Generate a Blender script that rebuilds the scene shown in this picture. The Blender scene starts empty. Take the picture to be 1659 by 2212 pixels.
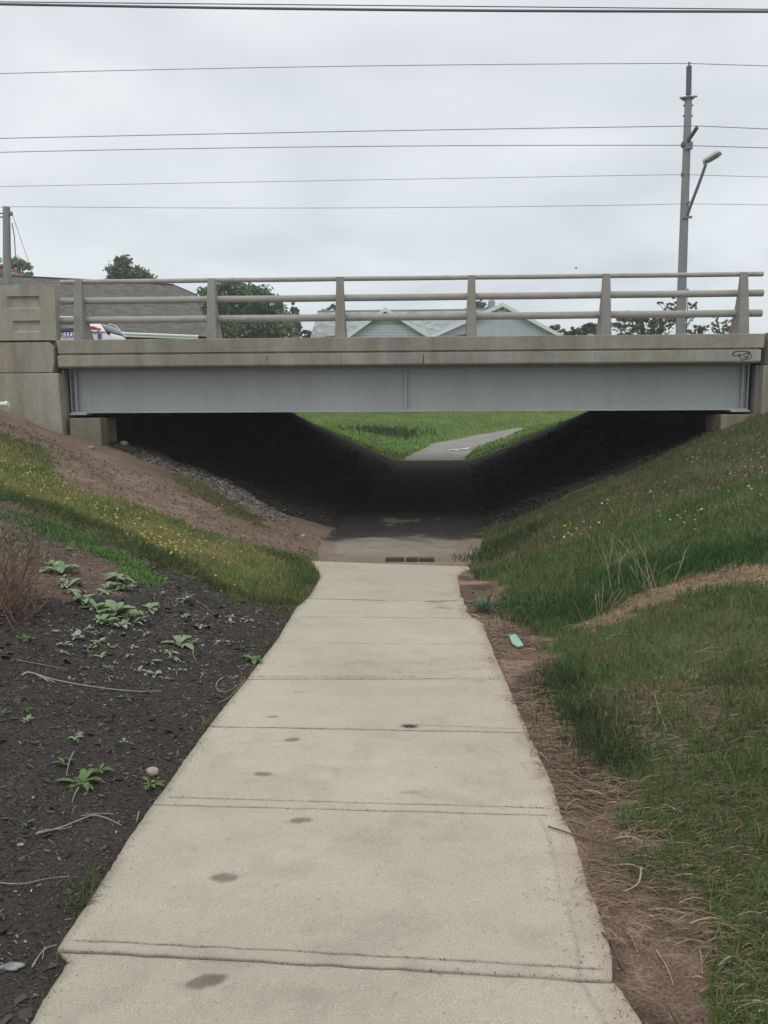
import bpy, math, random
import numpy as np
from mathutils import Matrix, Vector, noise as mnoise

R = math.radians
SC = bpy.context.scene
COL = SC.collection
random.seed(7)
RNG = np.random.default_rng(7)

# ------------------------------------------------------------------ camera
F, CU, CV = 1750.0, 829.5, 1106.0          # focal length / centre for a 1659 x 2212 picture
cam_d = bpy.data.cameras.new('camera')
cam = bpy.data.objects.new('camera', cam_d)
COL.objects.link(cam)
CAMROT = Matrix.Rotation(R(2.73), 3, 'Z') @ Matrix.Rotation(R(90 - 7.04), 3, 'X') @ Matrix.Rotation(R(-0.28), 3, 'Z')
cam.matrix_world = CAMROT.to_4x4()
cam_d.sensor_fit = 'VERTICAL'
cam_d.sensor_height = 36
cam_d.lens = 36 * F / 2212
cam_d.clip_start = 0.05
cam_d.clip_end = 2000
SC.camera = cam

# ------------------------------------------------------------------ world, sun, exposure
SC.view_settings.view_transform = 'Standard'
SC.view_settings.look = 'None'
SC.view_settings.exposure = 0.0
SC.view_settings.gamma = 1.0
W = bpy.data.worlds.new('World')
SC.world = W
W.use_nodes = True
nt = W.node_tree
nt.nodes.clear()
wo = nt.nodes.new('ShaderNodeOutputWorld')
bg = nt.nodes.new('ShaderNodeBackground')
sky = nt.nodes.new('ShaderNodeTexSky')
sky.sky_type = 'NISHITA'
sky.sun_disc = False
sky.sun_elevation = R(50)
sky.sun_rotation = R(200)
tc = nt.nodes.new('ShaderNodeTexCoord')
sep = nt.nodes.new('ShaderNodeSeparateXYZ')
nt.links.new(tc.outputs['Generated'], sep.inputs[0])
# cloud sheet: direction flattened on to a high layer
def wmath(op, a, b=None, c=None):
    n = nt.nodes.new('ShaderNodeMath'); n.operation = op
    for i, q in enumerate((a, b, c)):
        if q is None: continue
        if isinstance(q, (int, float)): n.inputs[i].default_value = q
        else: nt.links.new(q, n.inputs[i])
    return n.outputs[0]
zz = wmath('MAXIMUM', wmath('ADD', sep.outputs[2], 0.22), 0.05)
cx = wmath('DIVIDE', sep.outputs[0], zz)
cy = wmath('DIVIDE', sep.outputs[1], zz)
comb = nt.nodes.new('ShaderNodeCombineXYZ')
nt.links.new(cx, comb.inputs[0]); nt.links.new(cy, comb.inputs[1])
nz = nt.nodes.new('ShaderNodeTexNoise')
nz.inputs['Scale'].default_value = 1.5
nz.inputs['Detail'].default_value = 4.0
nz.inputs['Roughness'].default_value = 0.45
nz.inputs['Distortion'].default_value = 0.4
nt.links.new(comb.outputs[0], nz.inputs['Vector'])
cr = nt.nodes.new('ShaderNodeValToRGB')
cr.color_ramp.elements[0].position = 0.34
cr.color_ramp.elements[0].color = (0.655, 0.71, 0.765, 1)
cr.color_ramp.elements[1].position = 0.62
cr.color_ramp.elements[1].color = (0.85, 0.90, 0.935, 1)
nt.links.new(nz.outputs['Fac'], cr.inputs[0])
# added warm light overhead: sky made brighter towards the zenith
zen = wmath('MULTIPLY', wmath('POWER', wmath('MAXIMUM', sep.outputs[2], 0.0), 3.0), 1.0)
zc_ = nt.nodes.new('ShaderNodeVectorMath'); zc_.operation = 'SCALE'
zc_.inputs[0].default_value = (.92, .80, .60)  # warm tint added overhead to warm the light on the ground
nt.links.new(zen, zc_.inputs['Scale'])
vm = nt.nodes.new('ShaderNodeVectorMath'); vm.operation = 'ADD'
nt.links.new(cr.outputs[0], vm.inputs[0]); nt.links.new(zc_.outputs[0], vm.inputs[1])
sk = nt.nodes.new('ShaderNodeVectorMath'); sk.operation = 'SCALE'
sk.inputs['Scale'].default_value = 0.10
nt.links.new(sky.outputs[0], sk.inputs[0])
mx = nt.nodes.new('ShaderNodeMix'); mx.data_type = 'RGBA'
mx.inputs[0].default_value = 0.93
nt.links.new(sk.outputs[0], mx.inputs[6]); nt.links.new(vm.outputs[0], mx.inputs[7])
nt.links.new(mx.outputs[2], bg.inputs[0])
bg.inputs[1].default_value = 1.0
nt.links.new(bg.outputs[0], wo.inputs[0])

sun_d = bpy.data.lights.new('sun', 'SUN')
sun_d.energy = 0.6
sun_d.angle = R(25)
sun_d.color = (1.0, 0.93, 0.82)
sun = bpy.data.objects.new('sun', sun_d)
COL.objects.link(sun)
sun.rotation_euler = (R(38), 0, R(-20))

# ------------------------------------------------------------------ helpers: picture ray -> real point
def ray(u, v):
    d = CAMROT @ Vector(((u - CU) / F, -(v - CV) / F, -1.0))
    return d
def at_y(u, v, y):
    """point where the sight line meets the vertical plane y"""
    d = ray(u, v)
    t = y / d.y
    return Vector((d.x * t, y, d.z * t))

def tag(o, label=None, cat=None, group=None, kind=None):
    if label: o['label'] = label
    if cat: o['category'] = cat
    if group: o['group'] = group
    if kind: o['kind'] = kind
    return o
def empty(name, loc=(0, 0, 0), label=None, cat=None, group=None):
    o = bpy.data.objects.new(name, None)
    COL.objects.link(o)
    o.location = loc
    o.empty_display_size = 0.2
    return tag(o, label, cat, group)

def split_build(m_, name, mat_, parent=None, **kw):
    """one object per connected piece"""
    par = list(range(len(m_.v)))
    def fnd(a):
        while par[a] != a: par[a] = par[par[a]]; a = par[a]
        return a
    for f in m_.f:
        for q in f[1:]: par[fnd(q)] = fnd(f[0])
    grp = {}
    for i, f in enumerate(m_.f): grp.setdefault(fnd(f[0]), []).append(i)
    out = []
    # tube caps are separate islands: join islands whose vertices coincide
    keys = list(grp); pos = {k: {tuple(round(c, 4) for c in m_.v[q]) for i in grp[k] for q in m_.f[i]} for k in keys}
    merged = []
    for k in keys:
        hit = [g for g in merged if g[1] & pos[k]]
        ng = [[k], set(pos[k])]
        for g in hit: ng[0] += g[0]; ng[1] |= g[1]; merged.remove(g)
        merged.append(ng)
    for ks, _ in merged:
        n_ = MB(); mp = {}
        for k in ks:
            for i in grp[k]:
                f = []
                for q in m_.f[i]:
                    if q not in mp: mp[q] = len(n_.v); n_.v.append(m_.v[q])
                    f.append(mp[q])
                n_.f.append(tuple(f)); n_.sm.append(m_.sm[i])
        out.append(n_.build(name, mat_, parent, **kw))
    return out
class MB:
    """collects shapes, builds one mesh object; coordinates are world, moved to the parent's frame on build"""
    def __init__(s): s.v = []; s.f = []; s.sm = []
    def add(s, vs, fs, smooth=False):
        b = len(s.v)
        s.v += [tuple(p) for p in vs]
        s.f += [tuple(b + i for i in f) for f in fs]
        s.sm += [smooth] * len(fs)
    def box(s, x0, x1, y0, y1, z0, z1):
        vs = [(x0,y0,z0),(x1,y0,z0),(x1,y1,z0),(x0,y1,z0),(x0,y0,z1),(x1,y0,z1),(x1,y1,z1),(x0,y1,z1)]
        s.add(vs, [(0,3,2,1),(4,5,6,7),(0,1,5,4),(1,2,6,5),(2,3,7,6),(3,0,4,7)])
    def prism(s, poly, axis, a, b):
        """poly: 2-D outline (ccw), extruded along axis from a to b"""
        def mk(p, t):
            return {'x': (t, p[0], p[1]), 'y': (p[0], t, p[1]), 'z': (p[0], p[1], t)}[axis]
        n = len(poly)
        vs = [mk(p, a) for p in poly] + [mk(p, b) for p in poly]
        fs = [tuple(range(n)), tuple(range(2*n-1, n-1, -1))]
        fs += [(i, n+i, n+(i+1) % n, (i+1) % n) for i in range(n)]
        s.add(vs, fs)
    def tube(s, pts, rad, seg=10, smooth=True, cap=True):
        pts = [Vector(p) for p in pts]
        if not isinstance(rad, (list, tuple)): rad = [rad] * len(pts)
        rings = []; prev = None
        for i, p in enumerate(pts):
            t = (pts[min(i+1, len(pts)-1)] - pts[max(i-1, 0)]).normalized()
            if prev is None:
                a = t.orthogonal().normalized()
            else:
                a = (prev - t * prev.dot(t)).normalized()
            prev = a
            b = t.cross(a)
            rings.append([p + (a*math.cos(2*math.pi*k/seg) + b*math.sin(2*math.pi*k/seg)) * rad[i] for k in range(seg)])
        vs = [q for r in rings for q in r]
        fs = [(i*seg+k, i*seg+(k+1) % seg, (i+1)*seg+(k+1) % seg, (i+1)*seg+k) for i in range(len(pts)-1) for k in range(seg)]
        s.add(vs, fs, smooth)
        if cap:
            s.add(rings[0], [tuple(range(seg-1, -1, -1))]); s.add(rings[-1], [tuple(range(seg))])
    def blob(s, c, r, seed=0, rough=0.18, sub=2):
        import bmesh
        bm = bmesh.new(); bmesh.ops.create_icosphere(bm, subdivisions=sub, radius=1)
        vs = []
        for v in bm.verts:
            n = 1 + rough * mnoise.noise(v.co * 1.7 + Vector((seed*3.1, seed*1.7, seed)))*1.6 + rough*.5*mnoise.noise(v.co*4+Vector((seed,0,0)))
            vs.append((c[0]+v.co.x*r[0]*n, c[1]+v.co.y*r[1]*n, c[2]+v.co.z*r[2]*n))
        bm.verts.ensure_lookup_table()
        fs = [tuple(v.index for v in f.verts) for f in bm.faces]
        bm.free()
        s.add(vs, fs, True)
    def build(s, name, mat, parent=None, bevel=0, loc=None):
        me = bpy.data.meshes.new(name)
        off = Vector(loc) if loc is not None else Vector((0, 0, 0))
        if parent is not None:
            q = parent
            while q is not None: off = off + q.location; q = q.parent
        me.from_pydata([(a[0]-off.x, a[1]-off.y, a[2]-off.z) for a in s.v], [], s.f)
        me.polygons.foreach_set('use_smooth', s.sm)
        me.materials.append(mat)
        o = bpy.data.objects.new(name, me)
        COL.objects.link(o)
        if parent is not None: o.parent = parent
        if loc is not None: o.location = loc
        if bevel:
            m = o.modifiers.new('bevel', 'BEVEL'); m.width = bevel; m.segments = 2; m.limit_method = 'ANGLE'
        return o

def np_mesh(name, verts, faces, mat, attrs=None, smooth=False, parent=None, mats=None, midx=None):
    """verts (N,3); faces: list of (M,k) index arrays"""
    me = bpy.data.meshes.new(name)
    verts = np.asarray(verts, dtype=np.float32)
    me.vertices.add(len(verts)); me.vertices.foreach_set('co', verts.ravel())
    tot = sum(f.size for f in faces); nf = sum(len(f) for f in faces)
    me.loops.add(tot); me.polygons.add(nf)
    li = np.concatenate([f.ravel() for f in faces]).astype(np.int32)
    ls = np.concatenate([np.full(len(f), f.shape[1]) for f in faces])
    st = np.concatenate([[0], np.cumsum(ls)[:-1]]).astype(np.int32)
    me.loops.foreach_set('vertex_index', li)
    me.polygons.foreach_set('loop_start', st)
    me.polygons.foreach_set('loop_total', ls.astype(np.int32))
    me.update(calc_edges=True)
    if smooth: me.polygons.foreach_set('use_smooth', np.ones(nf, dtype=bool))
    me.materials.append(mat)
    for k, a in (attrs or {}).items():
        a = np.asarray(a, dtype=np.float32)
        if a.ndim == 2:
            if a.shape[1] == 3: a = np.hstack([a, np.ones((len(a), 1), np.float32)])
            at = me.attributes.new(k, 'FLOAT_COLOR', 'POINT'); at.data.foreach_set('color', a.ravel())
        else:
            at = me.attributes.new(k, 'FLOAT', 'POINT'); at.data.foreach_set('value', a)
    me.validate()
    o = bpy.data.objects.new(name, me); COL.objects.link(o)
    if parent is not None: o.parent = parent
    return o

# numpy value noise
_lat = np.random.default_rng(11).random((256, 256))
def vnoise(x, y, s=1.0, o=0):
    x = np.asarray(x, float)*s + 37.3 + o*17.1; y = np.asarray(y, float)*s + 51.7 + o*9.3
    xi = np.floor(x).astype(int); yi = np.floor(y).astype(int)
    fx = x-xi; fy = y-yi
    fx = fx*fx*(3-2*fx); fy = fy*fy*(3-2*fy)
    g = lambda a, b: _lat[a % 256, b % 256]
    return (g(xi, yi)*(1-fx)+g(xi+1, yi)*fx)*(1-fy) + (g(xi, yi+1)*(1-fx)+g(xi+1, yi+1)*fx)*fy
def fbm(x, y, s=1.0, o=0, n=4):
    t = 0; a = .5; tot = 0
    for i in range(n):
        t = t + a*vnoise(x, y, s*2**i, o+i*3); tot += a; a *= .5
    return t/tot
def sstep(a, b, x):
    t = np.clip((x-a)/(b-a), 0, 1); return t*t*(3-2*t)

# ------------------------------------------------------------------ materials
def mat(name, col, rough=0.8, var=0.15, scale=4.0, bump=0.0, bscale=40.0, metal=0.0, col2=None, var_scale2=None, spec=0.3, stretch=(1,1,1), translucent=0.0, attr=None, fine=0.0, fscale=120.0):
    m = bpy.data.materials.new(name); m.use_nodes = True
    n = m.node_tree; L = n.links
    b = n.nodes['Principled BSDF']
    b.inputs['Roughness'].default_value = rough
    b.inputs['Metallic'].default_value = metal
    b.inputs['Specular IOR Level'].default_value = spec
    g = n.nodes.new('ShaderNodeNewGeometry')
    mp = n.nodes.new('ShaderNodeMapping'); mp.inputs['Scale'].default_value = stretch
    L.new(g.outputs['Position'], mp.inputs['Vector'])
    nz = n.nodes.new('ShaderNodeTexNoise'); nz.inputs['Scale'].default_value = scale; nz.inputs['Detail'].default_value = 6; nz.inputs['Roughness'].default_value = .62
    L.new(mp.outputs[0], nz.inputs['Vector'])
    r = n.nodes.new('ShaderNodeValToRGB')
    c2 = col2 or [c*(1+var) for c in col]
    c1 = col if col2 else [c*(1-var) for c in col]
    r.color_ramp.elements[0].position = .33; r.color_ramp.elements[0].color = (*c1, 1)
    r.color_ramp.elements[1].position = .68; r.color_ramp.elements[1].color = (*c2, 1)
    L.new(nz.outputs['Fac'], r.inputs[0])
    out = r.outputs[0]
    if attr:
        a = n.nodes.new('ShaderNodeAttribute'); a.attribute_name = attr
        mu = n.nodes.new('ShaderNodeMix'); mu.data_type = 'RGBA'; mu.blend_type = 'MULTIPLY'; mu.inputs[0].default_value = 1
        L.new(a.outputs['Color'], mu.inputs[6]); L.new(out, mu.inputs[7]); out = mu.outputs[2]
    if fine:
        nf = n.nodes.new('ShaderNodeTexNoise'); nf.inputs['Scale'].default_value = fscale; nf.inputs['Detail'].default_value = 3
        L.new(g.outputs['Position'], nf.inputs['Vector'])
        mr = n.nodes.new('ShaderNodeMapRange'); mr.inputs[1].default_value = .3; mr.inputs[2].default_value = .7
        mr.inputs[3].default_value = 1-fine; mr.inputs[4].default_value = 1+fine
        L.new(nf.outputs['Fac'], mr.inputs[0])
        vs = n.nodes.new('ShaderNodeVectorMath'); vs.operation = 'SCALE'
        L.new(out, vs.inputs[0]); L.new(mr.outputs[0], vs.inputs['Scale']); out = vs.outputs[0]
    L.new(out, b.inputs['Base Color'])
    if bump:
        nb = n.nodes.new('ShaderNodeTexNoise'); nb.inputs['Scale'].default_value = bscale; nb.inputs['Detail'].default_value = 5
        L.new(g.outputs['Position'], nb.inputs['Vector'])
        bp = n.nodes.new('ShaderNodeBump'); bp.inputs['Strength'].default_value = 1; bp.inputs['Distance'].default_value = bump
        L.new(nb.outputs['Fac'], bp.inputs['Height']); L.new(bp.outputs[0], b.inputs['Normal'])
    if translucent:
        t = n.nodes.new('ShaderNodeBsdfTranslucent'); L.new(out, t.inputs[0])
        ms = n.nodes.new('ShaderNodeMixShader'); ms.inputs[0].default_value = translucent
        L.new(b.outputs[0], ms.inputs[1]); L.new(t.outputs[0], ms.inputs[2])
        L.new(ms.outputs[0], n.nodes['Material Output'].inputs[0])
    return m

def mat_attr(name, rough=0.9, fine=0.35, fscale=60, bump=.004, bscale=90, translucent=0.0, spec=.2):
    return mat(name, (1, 1, 1), rough=rough, var=.12, scale=1.7, bump=bump, bscale=bscale, spec=spec, attr='base', fine=fine, fscale=fscale, translucent=translucent)

M = {}
M['sidewalk'] = mat('sidewalk_concrete', (1,1,1), rough=.88, var=.07, scale=1.3, bump=.0012, bscale=260, attr='base', fine=.26, fscale=240, spec=.25)
M['ground'] = mat_attr('bare_ground', fine=.45, fscale=95, bump=.008, bscale=95)
M['blade'] = mat_attr('grass_blades', rough=.6, fine=.12, fscale=30, bump=0, translucent=.3, spec=.35)
M['leaf'] = mat_attr('leaves', rough=.65, fine=.15, fscale=60, bump=0, translucent=.22, spec=.3)
M['chips'] = mat_attr('wood_chips', rough=.85, fine=.3, fscale=300, bump=0)
M['asphalt'] = mat('asphalt', (.05,.05,.05), rough=.9, var=.25, scale=3, bump=.004, bscale=120, fine=.3)

def concrete(name, col, streak=.35, topdirt=.0):
    """old concrete: blotches, vertical water streaks, fine grain"""
    m = bpy.data.materials.new(name); m.use_nodes = True
    n = m.node_tree; L = n.links; b = n.nodes['Principled BSDF']
    b.inputs['Roughness'].default_value = .9; b.inputs['Specular IOR Level'].default_value = .2
    g = n.nodes.new('ShaderNodeNewGeometry')
    def noise(scale, stretch, det=5, rough=.6):
        mp = n.nodes.new('ShaderNodeMapping'); mp.inputs['Scale'].default_value = stretch
        L.new(g.outputs['Position'], mp.inputs['Vector'])
        q = n.nodes.new('ShaderNodeTexNoise'); q.inputs['Scale'].default_value = scale; q.inputs['Detail'].default_value = det; q.inputs['Roughness'].default_value = rough
        L.new(mp.outputs[0], q.inputs['Vector']); return q.outputs['Fac']
    def rng(f, a, bb, lo, hi):
        r = n.nodes.new('ShaderNodeMapRange'); r.inputs[1].default_value = a; r.inputs[2].default_value = bb; r.inputs[3].default_value = lo; r.inputs[4].default_value = hi
        L.new(f, r.inputs[0]); return r.outputs[0]
    def mul(a, bb):
        q = n.nodes.new('ShaderNodeMath'); q.operation = 'MULTIPLY'; L.new(a, q.inputs[0]); L.new(bb, q.inputs[1]); return q.outputs[0]
    k = rng(noise(.9, (1,1,1)), .3, .7, .82, 1.15)
    k = mul(k, rng(noise(3.0, (1,1,.12)), .35, .72, 1.08, 1-streak))
    k = mul(k, rng(noise(60, (1,1,1), 4), .3, .7, .9, 1.1))
    k = mul(k, rng(noise(9, (1,1,1), 6, .7), .35, .75, 1.06, .85))
    cm = n.nodes.new('ShaderNodeMix'); cm.data_type = 'RGBA'
    cm.inputs[6].default_value = (*col, 1); cm.inputs[7].default_value = (col[0]*.98, col[1]*.92, col[2]*.80, 1)
    L.new(rng(noise(1.7, (1,1,.5)), .45, .7, 0, 1), cm.inputs[0])
    v = n.nodes.new('ShaderNodeVectorMath'); v.operation = 'SCALE'
    L.new(cm.outputs[2], v.inputs[0]); L.new(k, v.inputs['Scale'])
    L.new(v.outputs[0], b.inputs['Base Color'])
    bp = n.nodes.new('ShaderNodeBump'); bp.inputs['Distance'].default_value = .006; bp.inputs['Strength'].default_value = .8
    L.new(noise(45, (1,1,1), 6), bp.inputs['Height']); L.new(bp.outputs[0], b.inputs['Normal'])
    return m
M['conc'] = concrete('weathered_concrete', (.345,.33,.292), .25)
M['conc_d'] = concrete('damp_concrete', (.315,.302,.27), .42)
M['conc_warm'] = concrete('rusty_concrete', (.30,.265,.215), .55)
M['conc_shade'] = concrete('shade_dark_concrete', (.07,.066,.06), .4)  # near-black copy: shade under the deck put into the concrete colour
M['conc_post'] = concrete('cast_post', (.29,.285,.272), .15)
M['rail'] = mat('pipe_rail_grey', (.36,.348,.325), rough=.6, var=.12, scale=5, fine=.08, fscale=60, bump=.001, bscale=80, spec=.4)
M['steel'] = mat('galvanised_steel', (.335,.36,.372), rough=.5, var=.07, scale=2.2, metal=.15, spec=.4, stretch=(1,1,.16), fine=.07, fscale=25)
M['flange'] = mat('bright_galvanised_flange', (.42,.46,.48), rough=.45, var=.1, scale=3, metal=.1)
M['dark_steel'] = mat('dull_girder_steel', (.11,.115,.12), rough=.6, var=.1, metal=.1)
M['dirtpile'] = mat('dirt_clods', (.20,.16,.13), var=.35, scale=30, bump=.01, bscale=40)
M['pole'] = mat('pole_concrete', (.24,.25,.26), rough=.8, var=.12, scale=3, stretch=(1,1,.2))
M['metal_grey'] = mat('dull_metal', (.22,.23,.25), rough=.5, var=.1, metal=.4)
M['insul'] = mat('insulator_polymer', (.12,.13,.14), rough=.6, var=.1)
M['wire'] = mat('wire_black', (.13,.14,.155), rough=.6, var=.1)
M['lampglass'] = mat('lamp_lens', (.25,.27,.3), rough=.15, var=.05, spec=.6)
M['lamphead'] = mat('lamp_housing', (.55,.57,.6), rough=.4, var=.05)
M['pvc'] = mat('white_pipe', (.75,.74,.72), rough=.45, var=.05)
M['bark'] = mat('bark', (.11,.085,.06), var=.3, scale=9, bump=.01)
M['twig'] = mat('dry_twig', (.33,.28,.21), var=.25, scale=20)
M['redtwig'] = mat('red_brown_twig', (.20,.125,.095), var=.35, scale=14)
M['straw'] = mat_attr('dry_straw', rough=.8, fine=.2, fscale=80, bump=0)
M['stone'] = mat('pale_stone', (.36,.31,.27), var=.22, scale=14, bump=.006, bscale=50)
M['brick_piece'] = mat('dark_red_brick', (.075,.058,.048), var=.3, scale=30, bump=.004)
M['paper'] = mat('mint_paper', (.27,.46,.38), rough=.8, var=.1, scale=20)
M['plastic'] = mat('clear_grey_plastic', (.26,.27,.29), rough=.3, var=.35, scale=30)
M['yellow'] = mat('yellow_petals', (.72,.62,.12), rough=.6, var=.12, scale=30)
M['white_p'] = mat('cream_petals', (.60,.58,.47), rough=.6, var=.12, scale=30)
M['car_white'] = mat('white_paint', (.74,.76,.79), rough=.25, var=.02, spec=.5)
M['car_glass'] = mat('car_glass', (.045,.05,.06), rough=.08, var=.05, spec=.6)
M['black_rub'] = mat('black_plastic', (.02,.02,.022), rough=.6, var=.1)
M['tail_red'] = mat('tail_lamp_red', (.62,.05,.07), rough=.15, var=.05, spec=.6)
M['tail_pale'] = mat('tail_lamp_pale', (.62,.45,.42), rough=.15, var=.05, spec=.6)
M['purple'] = mat('purple_lettering', (.13,.10,.34), rough=.5, var=.03)
M['rim'] = mat('alloy', (.4,.41,.42), rough=.35, var=.05, metal=.6)
M['graf'] = mat('black_marker', (.03,.03,.03), rough=.7, var=.1)
M['trim_w'] = mat('white_trim', (.70,.72,.73), rough=.6, var=.04)
M['brown_wall'] = mat('brown_wall', (.20,.17,.15), var=.15, scale=2)
M['winglass'] = mat('window_glass', (.05,.06,.07), rough=.1, var=.1, spec=.6)

def striped(name, c1, c2, period, thick, rough=.85, vert_row=None, var=.2):
    """courses: horizontal bands in Z (siding, shingles)"""
    m = mat(name, c1, rough=rough, var=var, scale=2.2, fine=.12, fscale=9)
    n = m.node_tree; L = n.links; b = n.nodes['Principled BSDF']
    src = b.inputs['Base Color'].links[0].from_socket
    g = n.nodes.new('ShaderNodeNewGeometry'); s = n.nodes.new('ShaderNodeSeparateXYZ'); L.new(g.outputs['Position'], s.inputs[0])
    def mth(op, a, c=None):
        q = n.nodes.new('ShaderNodeMath'); q.operation = op
        for i, w in enumerate((a, c)):
            if w is None: continue
            if isinstance(w, (int, float)): q.inputs[i].default_value = w
            else: L.new(w, q.inputs[i])
        return q.outputs[0]
    fr = mth('FRACT', mth('DIVIDE', s.outputs[2], period))
    line = mth('LESS_THAN', fr, thick)
    mx = n.nodes.new('ShaderNodeMix'); mx.data_type = 'RGBA'
    L.new(line, mx.inputs[0]); L.new(src, mx.inputs[6]); mx.inputs[7].default_value = (*c2, 1)
    out = mx.outputs[2]
    if vert_row:
        # random tab tint
        row = mth('FLOOR', mth('DIVIDE', s.outputs[2], period))
        colm = mth('FLOOR', mth('ADD', mth('DIVIDE', s.outputs[0], vert_row), mth('MULTIPLY', row, .37)))
        c = n.nodes.new('ShaderNodeCombineXYZ'); L.new(row, c.inputs[0]); L.new(colm, c.inputs[1])
        wn = n.nodes.new('ShaderNodeTexWhiteNoise'); wn.noise_dimensions = '2D'; L.new(c.outputs[0], wn.inputs['Vector'])
        mr = n.nodes.new('ShaderNodeMapRange'); mr.inputs[3].default_value = .78; mr.inputs[4].default_value = 1.2; L.new(wn.outputs['Value'], mr.inputs[0])
        v = n.nodes.new('ShaderNodeVectorMath'); v.operation = 'SCALE'; L.new(out, v.inputs[0]); L.new(mr.outputs[0], v.inputs['Scale']); out = v.outputs[0]
    L.new(out, b.inputs['Base Color'])
    return m
M['shingle'] = striped('brown_grey_shingles', (.135,.128,.126), (.06,.056,.055), .11, .25, vert_row=.3)
M['shingle_l'] = striped('pale_grey_shingles', (.33,.37,.39), (.23,.26,.28), .15, .2, vert_row=.4)
M['siding'] = striped('pale_blue_grey_siding', (.46,.51,.57), (.31,.345,.39), .2, .16, var=.04)
M['siding_g'] = striped('attic_shakes', (.27,.29,.29), (.18,.19,.2), .12, .2, var=.05)
M['chimbrick'] = striped('red_brick_bands', (.32,.13,.10), (.6,.56,.5), .28, .22, var=.15)

# ------------------------------------------------------------------ terrain
SLAB_V0, SLAB_S = -1.55, -0.05
def plane_hit(u, v, a=SLAB_V0, s=SLAB_S):
    d = ray(u, v); t = a / (d.z - s*d.y); return d.x*t, d.y*t
LE = [(1212,672),(1247,692),(1288,668),(1300,655),(1312,640),(1380,600),(1465,535),(1570,450),(1737,331),(1837,262),(1943,196),(2053,122),(2077,147),(2161,93),(2212,66),(2500,-110),(3400,-700)]
RE = [(1224,1012),(1243,989),(1279,993),(1332,1015),(1346,1042),(1426,1073),(1581,1140),(1683,1189),(1768,1215),(1810,1242),(1912,1269),(1961,1291),(2023,1313),(2060,1322),(2117,1322),(2139,1344),(2206,1384),(2500,1500),(3400,1850)]
le = sorted([plane_hit(u, v)[::-1] for v, u in LE]); re_ = sorted([plane_hit(u, v)[::-1] for v, u in RE])
YEND_L = plane_hit(672, 1212)[1]; YEND_R = plane_hit(1012, 1224)[1]
ley = np.array([p[0] for p in le]); lex = np.array([p[1] for p in le])
rey = np.array([p[0] for p in re_]); rex = np.array([p[1] for p in re_])
YE = max(YEND_L, YEND_R)
SWL = lambda y: np.interp(y, ley, lex)          # true left and right slab edges
SWR = lambda y: np.interp(y, rey, rex)
def EL(y):   # smoothed toe of the left bank
    return np.interp(y, [-5, 2, 5, 8.5, 11, 13, 15.2, 28, 40], [-1.05, -1.0, -1.02, -1.05, -1.35, -1.6, -1.6, -.75, -.6])
def ER(y):
    return np.interp(y, [-5, 2, 5, 8.5, 11, 13, 15.2, 28, 40], [.75, .72, .72, .62, .72, .85, 1.05, 1.5, 1.9])
def ZP(y):
    return np.interp(y, [-8, 11.2, 12.2, 14.5, 20, 28, 57, 79, 400], [-1.55+.4, -2.12, -2.19, -2.24, -2.2, -1.72, .02, 1.25, 3.0])
YB0, YB1 = 15.2, 28.4      # front and back of the bridge
def H(x, y):
    x = np.asarray(x, float); y = np.asarray(y, float)
    z = ZP(y)
    dl = np.maximum(0, EL(y)-x); dr = np.maximum(0, x-ER(y))
    soft = lambda d, r: np.sqrt(d*d+r*r)-r
    kl = np.interp(y, [-5, 3, 8, 12, 15.2, 28, 31, 42], [.25, .28, .30, .34, .38, .50, .30, .03])
    kr = np.interp(y, [-5, 3, 8, 12, 15.2, 28, 31, 42], [.24, .28, .34, .385, .445, .45, .30, .05])
    z = z + kl*soft(dl, .35) + kr*soft(dr, .35)
    near = 1-sstep(24, 32, y)
    z = z + near*((fbm(x, y, .9, 1)-.5)*.16*sstep(0, 1.2, dl+dr) + (fbm(x, y, 4.5, 2)-.5)*.05*sstep(0, .4, dl+dr))
    z = z + (1-near)*(fbm(x, y, .08, 4)-.5)*.2*sstep(2, 12, np.abs(x))
    z = np.where(z > 1.0, 1.0+.25*np.tanh((z-1.0)/.25), z)
    # road embankment behind the wing walls
    emb = (((x < -7.05) | (x > 6.75)) & (y > YB0+.12) & (y < YB1-.1))
    z = np.where(emb, 1.22, z)
    back = 1.22-(y-(YB1-.1))*.55
    out = ((x < -7.05) | (x > 6.75)) & (y >= YB1-.1)
    z = np.where(out, np.maximum(z, back), z)
    return z
def on_ground(u, v, tmax=300):
    d = ray(u, v); lo = .3; step = .03; t = lo
    while t < tmax:
        if d.z*t < float(H(d.x*t, d.y*t)):
            a, b = t-step, t
            for _ in range(14):
                m = (a+b)/2
                if d.z*m < float(H(d.x*m, d.y*m)): b = m
                else: a = m
            return Vector((d.x*b, d.y*b, float(H(d.x*b, d.y*b))))
        step = max(.03, t*.01); t += step
    return Vector((d.x*t, d.y*t, 0))
def gpoly(pts): 
    r = []
    for u, v in pts:
        p = on_ground(u, v); r.append((p.x, p.y))
    return np.array(r)
def inpoly(P, x, y):
    r = np.zeros(np.shape(x), bool); j = len(P)-1
    for i in range(len(P)):
        xi, yi = P[i]; xj, yj = P[j]
        if yi != yj:
            r ^= ((yi > y) != (yj > y)) & (x < (xj-xi)*(y-yi)/(yj-yi)+xi)
        j = i
    return r
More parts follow.
